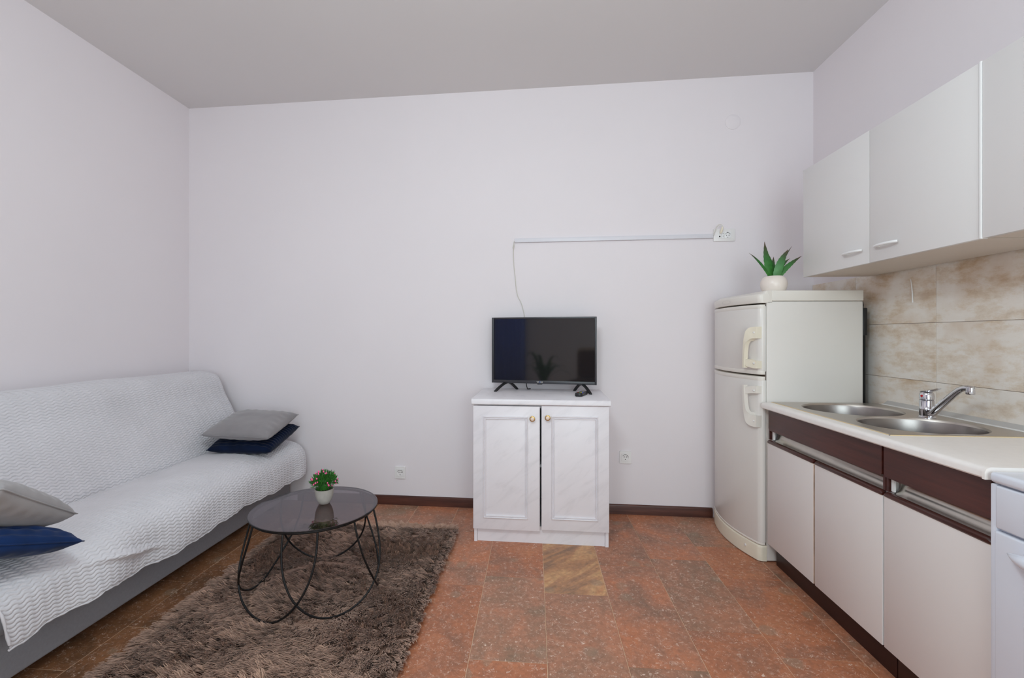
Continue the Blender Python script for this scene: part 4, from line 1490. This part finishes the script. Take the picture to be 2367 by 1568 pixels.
# right-hand pair near the back wall
cushion('cushion', 'navy blue ribbed cushion under a grey one, by the back wall', M['navy'], (-1.806, 2.805, 0.526), (1, 0.06, -0.02), (-0.20, 1, 0.21), 0.196, 0.052, 16, seed=3)
cushion('cushion', 'plain grey velvet cushion lying on a blue one, by the back wall', M['velvet'], (-1.800, 2.765, 0.622), (1, 0.08, -0.05), (-0.25, 1, 0.20), 0.202, 0.050, 0, seed=8)
# left-hand pair, cut by the left edge of the photo
cushion('cushion', 'royal blue ribbed cushion under a grey one, at the left photo edge', plain('royal_corduroy', srgb(11, 41, 86), 0.85, var=0.3, scale=14, spec=0.1, sheen=0.12), (-1.740, 1.235, 0.563),
        (1, 0, 0), (0.0, -0.95, 0.38), 0.205, 0.052, 13, seed=5, along_u=True)
cushion('cushion', 'plain grey velvet cushion lying on a blue one, at the left photo edge', plain('light_grey_velvet', srgb(150, 147, 148), 0.8, var=0.08, scale=8, spec=0.15, sheen=0.35),
        (-1.730, 1.235, 0.660), (0.93, 0.37, 0.0), (0.137, -0.34, 0.21), 0.20, 0.066, 0, seed=1)

# ------------------------------------------------------------------ rug
rug = obj('rug', MB().prism(rrect(-1.515, -0.475, 1.02, 2.745, 0.05), 0.0005, 0.010), M['rug_back'], None, False)
tag(rug, 'brown long-pile shaggy rug under the coffee table', 'rug')
x0, x1, y0, y1 = -1.525, -0.465, 1.01, 2.755
ncl = 8600
cx_ = RNG.uniform(x0, x1, ncl)
cy_ = RNG.uniform(y0, y1, ncl)
rc = 0.07   # rounded corners
qx = np.maximum(np.abs(cx_ - (x0 + x1) / 2) - ((x1 - x0) / 2 - rc), 0)
qy = np.maximum(np.abs(cy_ - (y0 + y1) / 2) - ((y1 - y0) / 2 - rc), 0)
keep = np.hypot(qx, qy) < rc
cx_, cy_ = cx_[keep], cy_[keep]
ncl = len(cx_)
per_c = 19
# flow field for the lie of the pile
def nfield(px, py, s, o):
    return np.array([noise.noise((a * s + o, b * s - o, o * 1.7)) for a, b in zip(px, py)])
flow = -1.9 + 1.3 * nfield(cx_, cy_, 2.6, 1.3) + 0.9 * nfield(cx_, cy_, 8.0, 4.1)
lean_c = 0.86 + 0.30 * nfield(cx_, cy_, 5.0, 7.7) + RNG.normal(0, 0.10, ncl)
tone_c = np.clip(0.5 + 0.42 * nfield(cx_, cy_, 6.0, 2.9) + RNG.normal(0, 0.17, ncl), 0, 1)
len_c = 0.044 + 0.008 * RNG.random(ncl)
# pressed down under the wire loops of the table
rad_t = np.hypot(cx_ + 1.009, cy_ - 2.019)
lean_c = lean_c + 0.55 * np.exp(-((rad_t - 0.252) / 0.022) ** 2)
len_c = len_c * (1 - 0.35 * np.exp(-((rad_t - 0.252) / 0.02) ** 2))
# blades at the edges lean outwards
ex_ = np.where(cx_ - x0 < 0.05, -1.0, np.where(x1 - cx_ < 0.05, 1.0, 0.0))
ey_ = np.where(cy_ - y0 < 0.05, -1.0, np.where(y1 - cy_ < 0.05, 1.0, 0.0))
N = ncl * per_c
ci = np.repeat(np.arange(ncl), per_c)
rootx = cx_[ci] + RNG.normal(0, 0.0075, N)
rooty = cy_[ci] + RNG.normal(0, 0.0075, N)
rootx = np.clip(rootx, x0, x1)
rooty = np.clip(rooty, y0, y1)
ang = flow[ci] + RNG.normal(0, 0.28, N) + RNG.normal(0, 0.35, ncl)[ci]
dx, dy = np.cos(ang), np.sin(ang)
dx = dx * (1 - 0.8 * np.abs(ex_[ci])) + ex_[ci] * 0.75
dy = dy * (1 - 0.8 * np.abs(ey_[ci])) + ey_[ci] * 0.75
L = len_c[ci] * RNG.uniform(0.75, 1.1, N)
edge_b = (np.abs(ex_) + np.abs(ey_) > 0)[ci]
L = np.where(edge_b, L * 0.66, L)
lean = np.clip(lean_c[ci] + RNG.normal(0, 0.09, N) + 0.12 * edge_b, 0.45, 1.35)
wd = RNG.uniform(0.0012, 0.0021, N)
pxv, pyv = -dy, dx
segs = 4
pts_ = []
al_ = []
hx = np.zeros(N)
hz = np.full(N, 0.009)
cur = lean * 0.45
ts = [0, 0.3, 0.6, 0.85, 1.0]
lastt = 0
tipx = cx_[ci] + dx * 0.03 - rootx
conv = 0.55
for k, t in enumerate(ts):
    step = (t - lastt) * L
    a = np.clip(cur + lean * 0.95 * t, 0, 1.55)
    if k:
        hx = hx + step * np.sin(a)
        hz = np.maximum(hz + step * np.cos(a), 0.006)
    lastt = t
    w_ = wd * (1.0, 1.0, 0.85, 0.55, 0.0)[k]
    mx = rootx + dx * hx + (cx_[ci] - rootx) * conv * t
    my = rooty + dy * hx + (cy_[ci] - rooty) * conv * t
    if k < segs:
        pts_.append(np.stack([mx + pxv * w_, my + pyv * w_, hz], -1))
        pts_.append(np.stack([mx - pxv * w_, my - pyv * w_, hz], -1))
        al_ += [t, t]
    else:
        pts_.append(np.stack([mx, my, hz], -1))
        al_.append(t)
V = np.stack(pts_, 1)                      # N, 9, 3
nvb = V.shape[1]
base_i = (np.arange(N) * nvb)[:, None]
tri_pat = np.array([[0, 1, 3], [0, 3, 2], [2, 3, 5], [2, 5, 4], [4, 5, 7], [4, 7, 6], [6, 7, 8]])
F = (base_i[:, :, None] + tri_pat[None]).reshape(-1, 3)
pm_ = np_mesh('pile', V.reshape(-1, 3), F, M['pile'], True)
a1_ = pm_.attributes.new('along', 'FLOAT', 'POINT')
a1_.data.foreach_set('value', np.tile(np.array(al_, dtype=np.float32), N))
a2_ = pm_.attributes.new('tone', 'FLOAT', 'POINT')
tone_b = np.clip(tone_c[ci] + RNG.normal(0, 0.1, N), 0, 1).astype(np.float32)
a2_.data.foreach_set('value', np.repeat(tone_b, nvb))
po = bpy.data.objects.new('pile', pm_)
C.objects.link(po)
po.parent = rug
po['kind'] = 'stuff'

# ------------------------------------------------------------------ coffee table
tb = thing('coffee_table', 'round coffee table with smoked glass top and black wire loops, on the brown rug', 'table', (-1.009, 2.019, 0))
RT = 0.2765
obj('glass_top', MB().lathe([(RT - 0.002, 0.394), (RT, 0.3955), (RT, 0.3985), (RT - 0.002, 0.400)], (0, 0, 0), 96), M['smoked'], tb, False)
rg = MB()
ringp = [((RT - 0.010) * math.cos(2 * PI * k / 96), (RT - 0.010) * math.sin(2 * PI * k / 96), 0.3885) for k in range(97)]
rg.tube(ringp, 0.0052, 10, caps=False)
obj('rim_ring', rg, M['black'], tb, True, angle=80)
obj('edge_band', MB().lathe([(RT - 0.0005, 0.3925), (RT + 0.001, 0.3935), (RT + 0.001, 0.3978), (RT, 0.3985), (RT - 0.0005, 0.3940)], (0, 0, 0), 96, cap0=False, cap1=False), M['black'], tb)
for cdeg, span in ((-43, 48), (-112, 50), (-181, 50), (106, 46), (18, 46)):
    p_ = []
    for k in range(41):
        u = -1 + 2 * k / 40
        e = math.copysign(1 - (1 - abs(u)) ** 1.7, u)
        zz = 0.024 + 0.360 * (1 - math.sqrt(max(0.0, 1 - abs(e) ** 2.15)))
        zf = zz / 0.385
        rad = 0.247 + 0.058 * math.sin(PI * min(1.0, zf * 0.98) ** 0.62) + 0.018 * zf
        a = R(cdeg + span * e)
        p_.append((rad * math.cos(a), rad * math.sin(a), zz))
    obj('wire_loop', MB().tube(p_, 0.0043, 10), M['black'], tb, True, angle=80)

# ------------------------------------------------------------------ flowering plant on the coffee table
fp = thing('flowering_plant', 'small pink flowering plant in a grey concrete pot on the coffee table', 'plant', (-0.985, 2.055, 0.4005))
obj('pot', MB().lathe([(0.020, 0.0), (0.024, 0.002), (0.034, 0.020), (0.040, 0.040), (0.043, 0.066), (0.0435, 0.070), (0.040, 0.070), (0.039, 0.062)], (0, 0, 0), 36, cap1=False), M['pot_concrete'], fp)
obj('soil', MB().lathe([(0.0395, 0.064), (0.001, 0.066)], (0, 0, 0), 24), M['soil'], fp)
lr = random.Random(3)
lf, bl_ = MB(), MB()
for k in range(1100):
    a, u = lr.uniform(0, 2 * PI), lr.uniform(-0.28, 1.0)
    rr2 = lr.uniform(0.12, 1.0) ** 0.5
    s = math.sqrt(max(0, 1 - u * u))
    p = Vector((0.056 * rr2 * s * math.cos(a), 0.056 * rr2 * s * math.sin(a), 0.098 + 0.048 * rr2 * u))
    d = (Vector((p.x, p.y, (p.z - 0.072) * 1.2)).normalized() + Vector((lr.uniform(-.5, .5), lr.uniform(-.5, .5), lr.uniform(-.2, .6)))).normalized()
    sd = d.cross(Vector((lr.uniform(-1, 1), lr.uniform(-1, 1), lr.uniform(-1, 1)))).normalized()
    ln, wd_ = lr.uniform(0.012, 0.021), lr.uniform(0.0016, 0.0027)
    up = sd.cross(d) * 0.001
    lf.add([p, p + d * ln * 0.45 + sd * wd_ + up, p + d * ln, p + d * ln * 0.45 - sd * wd_ + up], [(0, 1, 2, 3)])
for k in range(40):
    a = lr.uniform(0, 2 * PI)
    p = Vector((0.03 * math.cos(a), 0.03 * math.sin(a), 0.066))
    q = Vector((0.05 * math.cos(a), 0.05 * math.sin(a), lr.uniform(0.08, 0.13)))
    lf.tube([p, q], [0.0008, 0.0005], 4)
lf.lathe([(0.002, 0.062), (0.022, 0.068), (0.029, 0.09), (0.026, 0.108), (0.016, 0.120), (0.002, 0.126)], (0, 0, 0), 14)
lfo = obj('foliage', lf, M['foliage'], fp, False)
lfo['kind'] = 'stuff'
for k in range(38):
    a, u = lr.uniform(0, 2 * PI), lr.uniform(-0.22, 0.98)
    s = math.sqrt(max(0, 1 - u * u))
    c_ = (0.060 * s * math.cos(a), 0.060 * s * math.sin(a), 0.100 + 0.055 * u)
    r0 = lr.uniform(0.0033, 0.0046)
    bm_ = MB().lathe([(0.0006, -r0), (r0 * 0.8, -r0 * 0.5), (r0, 0.1 * r0), (r0 * 0.7, r0 * 0.8), (0.0005, r0 * 1.25)], c_, 8)
    obj('blossom', bm_, M['pink'], fp, True, angle=80)

# ------------------------------------------------------------------ the part of the room behind the camera (seen mirrored in the television)
cu = MB()
NC = 60
v = []
for z in (0.04, 2.62):
    for k in range(NC + 1):
        t = k / NC
        v.append((-2.52 + 0.62 * t, YF + 0.10 + 0.035 * math.sin(t * 2 * PI * 7), z))
cu.add(v, [(k, k + 1, NC + 2 + k, NC + 1 + k) for k in range(NC)])
cuo = obj('curtain', cu, plain('blue_curtain_cloth', srgb(140, 165, 238), 0.85, var=0.06), None, True, angle=80)
tag(cuo, 'blue floor-length curtain in the corner, mirrored at the left of the television screen', 'curtain')
cs_ = cuo.modifiers.new('thickness', 'SOLIDIFY')
cs_.thickness = 0.004

ch = thing('dining_chair', 'brown upholstered dining chair with pale frame, mirrored at the right of the television screen', 'chair', (-0.57, -1.35, 0), R(8))
M['chair_cloth'] = plain('brown_chair_cloth', srgb(96, 68, 50), 0.85, var=0.08)
M['chair_wood'] = plain('pale_chair_wood', srgb(200, 176, 146), 0.5, var=0.06)
obj('seat', MB().bbox(-0.22, 0.22, -0.22, 0.22, 0.43, 0.49, 0.02, 3), M['chair_cloth'], ch)
obj('backrest', MB().prism(rrect(-0.185, 0.185, 0.52, 0.955, 0.06), -0.222, -0.18, 'Y'), M['chair_cloth'], ch)
obj('back_frame', MB().prism(rrect(-0.215, 0.215, 0.42, 1.0, 0.08), -0.25, -0.221, 'Y'), M['chair_wood'], ch)
for sx, sy in ((-1, -1), (1, -1), (-1, 1), (1, 1)):
    obj('leg', MB().bbox(sx * 0.19 - 0.018, sx * 0.19 + 0.018, sy * 0.19 - 0.018, sy * 0.19 + 0.018, 0.0, 0.44, 0.004), M['chair_wood'], ch)

pp_ = thing('potted_palm', 'dark green potted plant on the floor, mirrored in the middle of the television screen', 'plant', (-1.28, -1.45, 0))
obj('pot', MB().lathe([(0.11, 0.0), (0.13, 0.01), (0.16, 0.26), (0.165, 0.28), (0.15, 0.28), (0.145, 0.25)], (0, 0, 0), 32, cap1=False), M['pot_white'], pp_)
obj('soil', MB().lathe([(0.147, 0.25), (0.001, 0.255)], (0, 0, 0), 24), M['soil'], pp_)
pr_ = random.Random(4)
for k in range(22):
    a = 2 * PI * k / 22 + pr_.uniform(-0.1, 0.1)
    ln, hh = pr_.uniform(0.22, 0.46), pr_.uniform(0.45, 0.85)
    v, n_ = [], 8
    for j in range(n_ + 1):
        t = j / n_
        r_ = ln * t ** 1.3
        z_ = 0.255 + hh * (1 - (1 - t) ** 1.8) - 0.18 * t ** 3
        w_ = 0.030 * math.sin(PI * min(1, t * 0.92 + 0.08)) + 0.002
        cxx, cyy = r_ * math.cos(a), r_ * math.sin(a)
        v += [(cxx - w_ * math.sin(a), cyy + w_ * math.cos(a), z_), (cxx, cyy, z_ - 0.006), (cxx + w_ * math.sin(a), cyy - w_ * math.cos(a), z_), (cxx, cyy, z_ + 0.001)]
    f = [(4 * j + i, 4 * j + (i + 1) % 4, 4 * j + 4 + (i + 1) % 4, 4 * j + 4 + i) for j in range(n_) for i in range(4)]
    obj('leaf', MB().add(v, f), M['foliage'], pp_, angle=60)
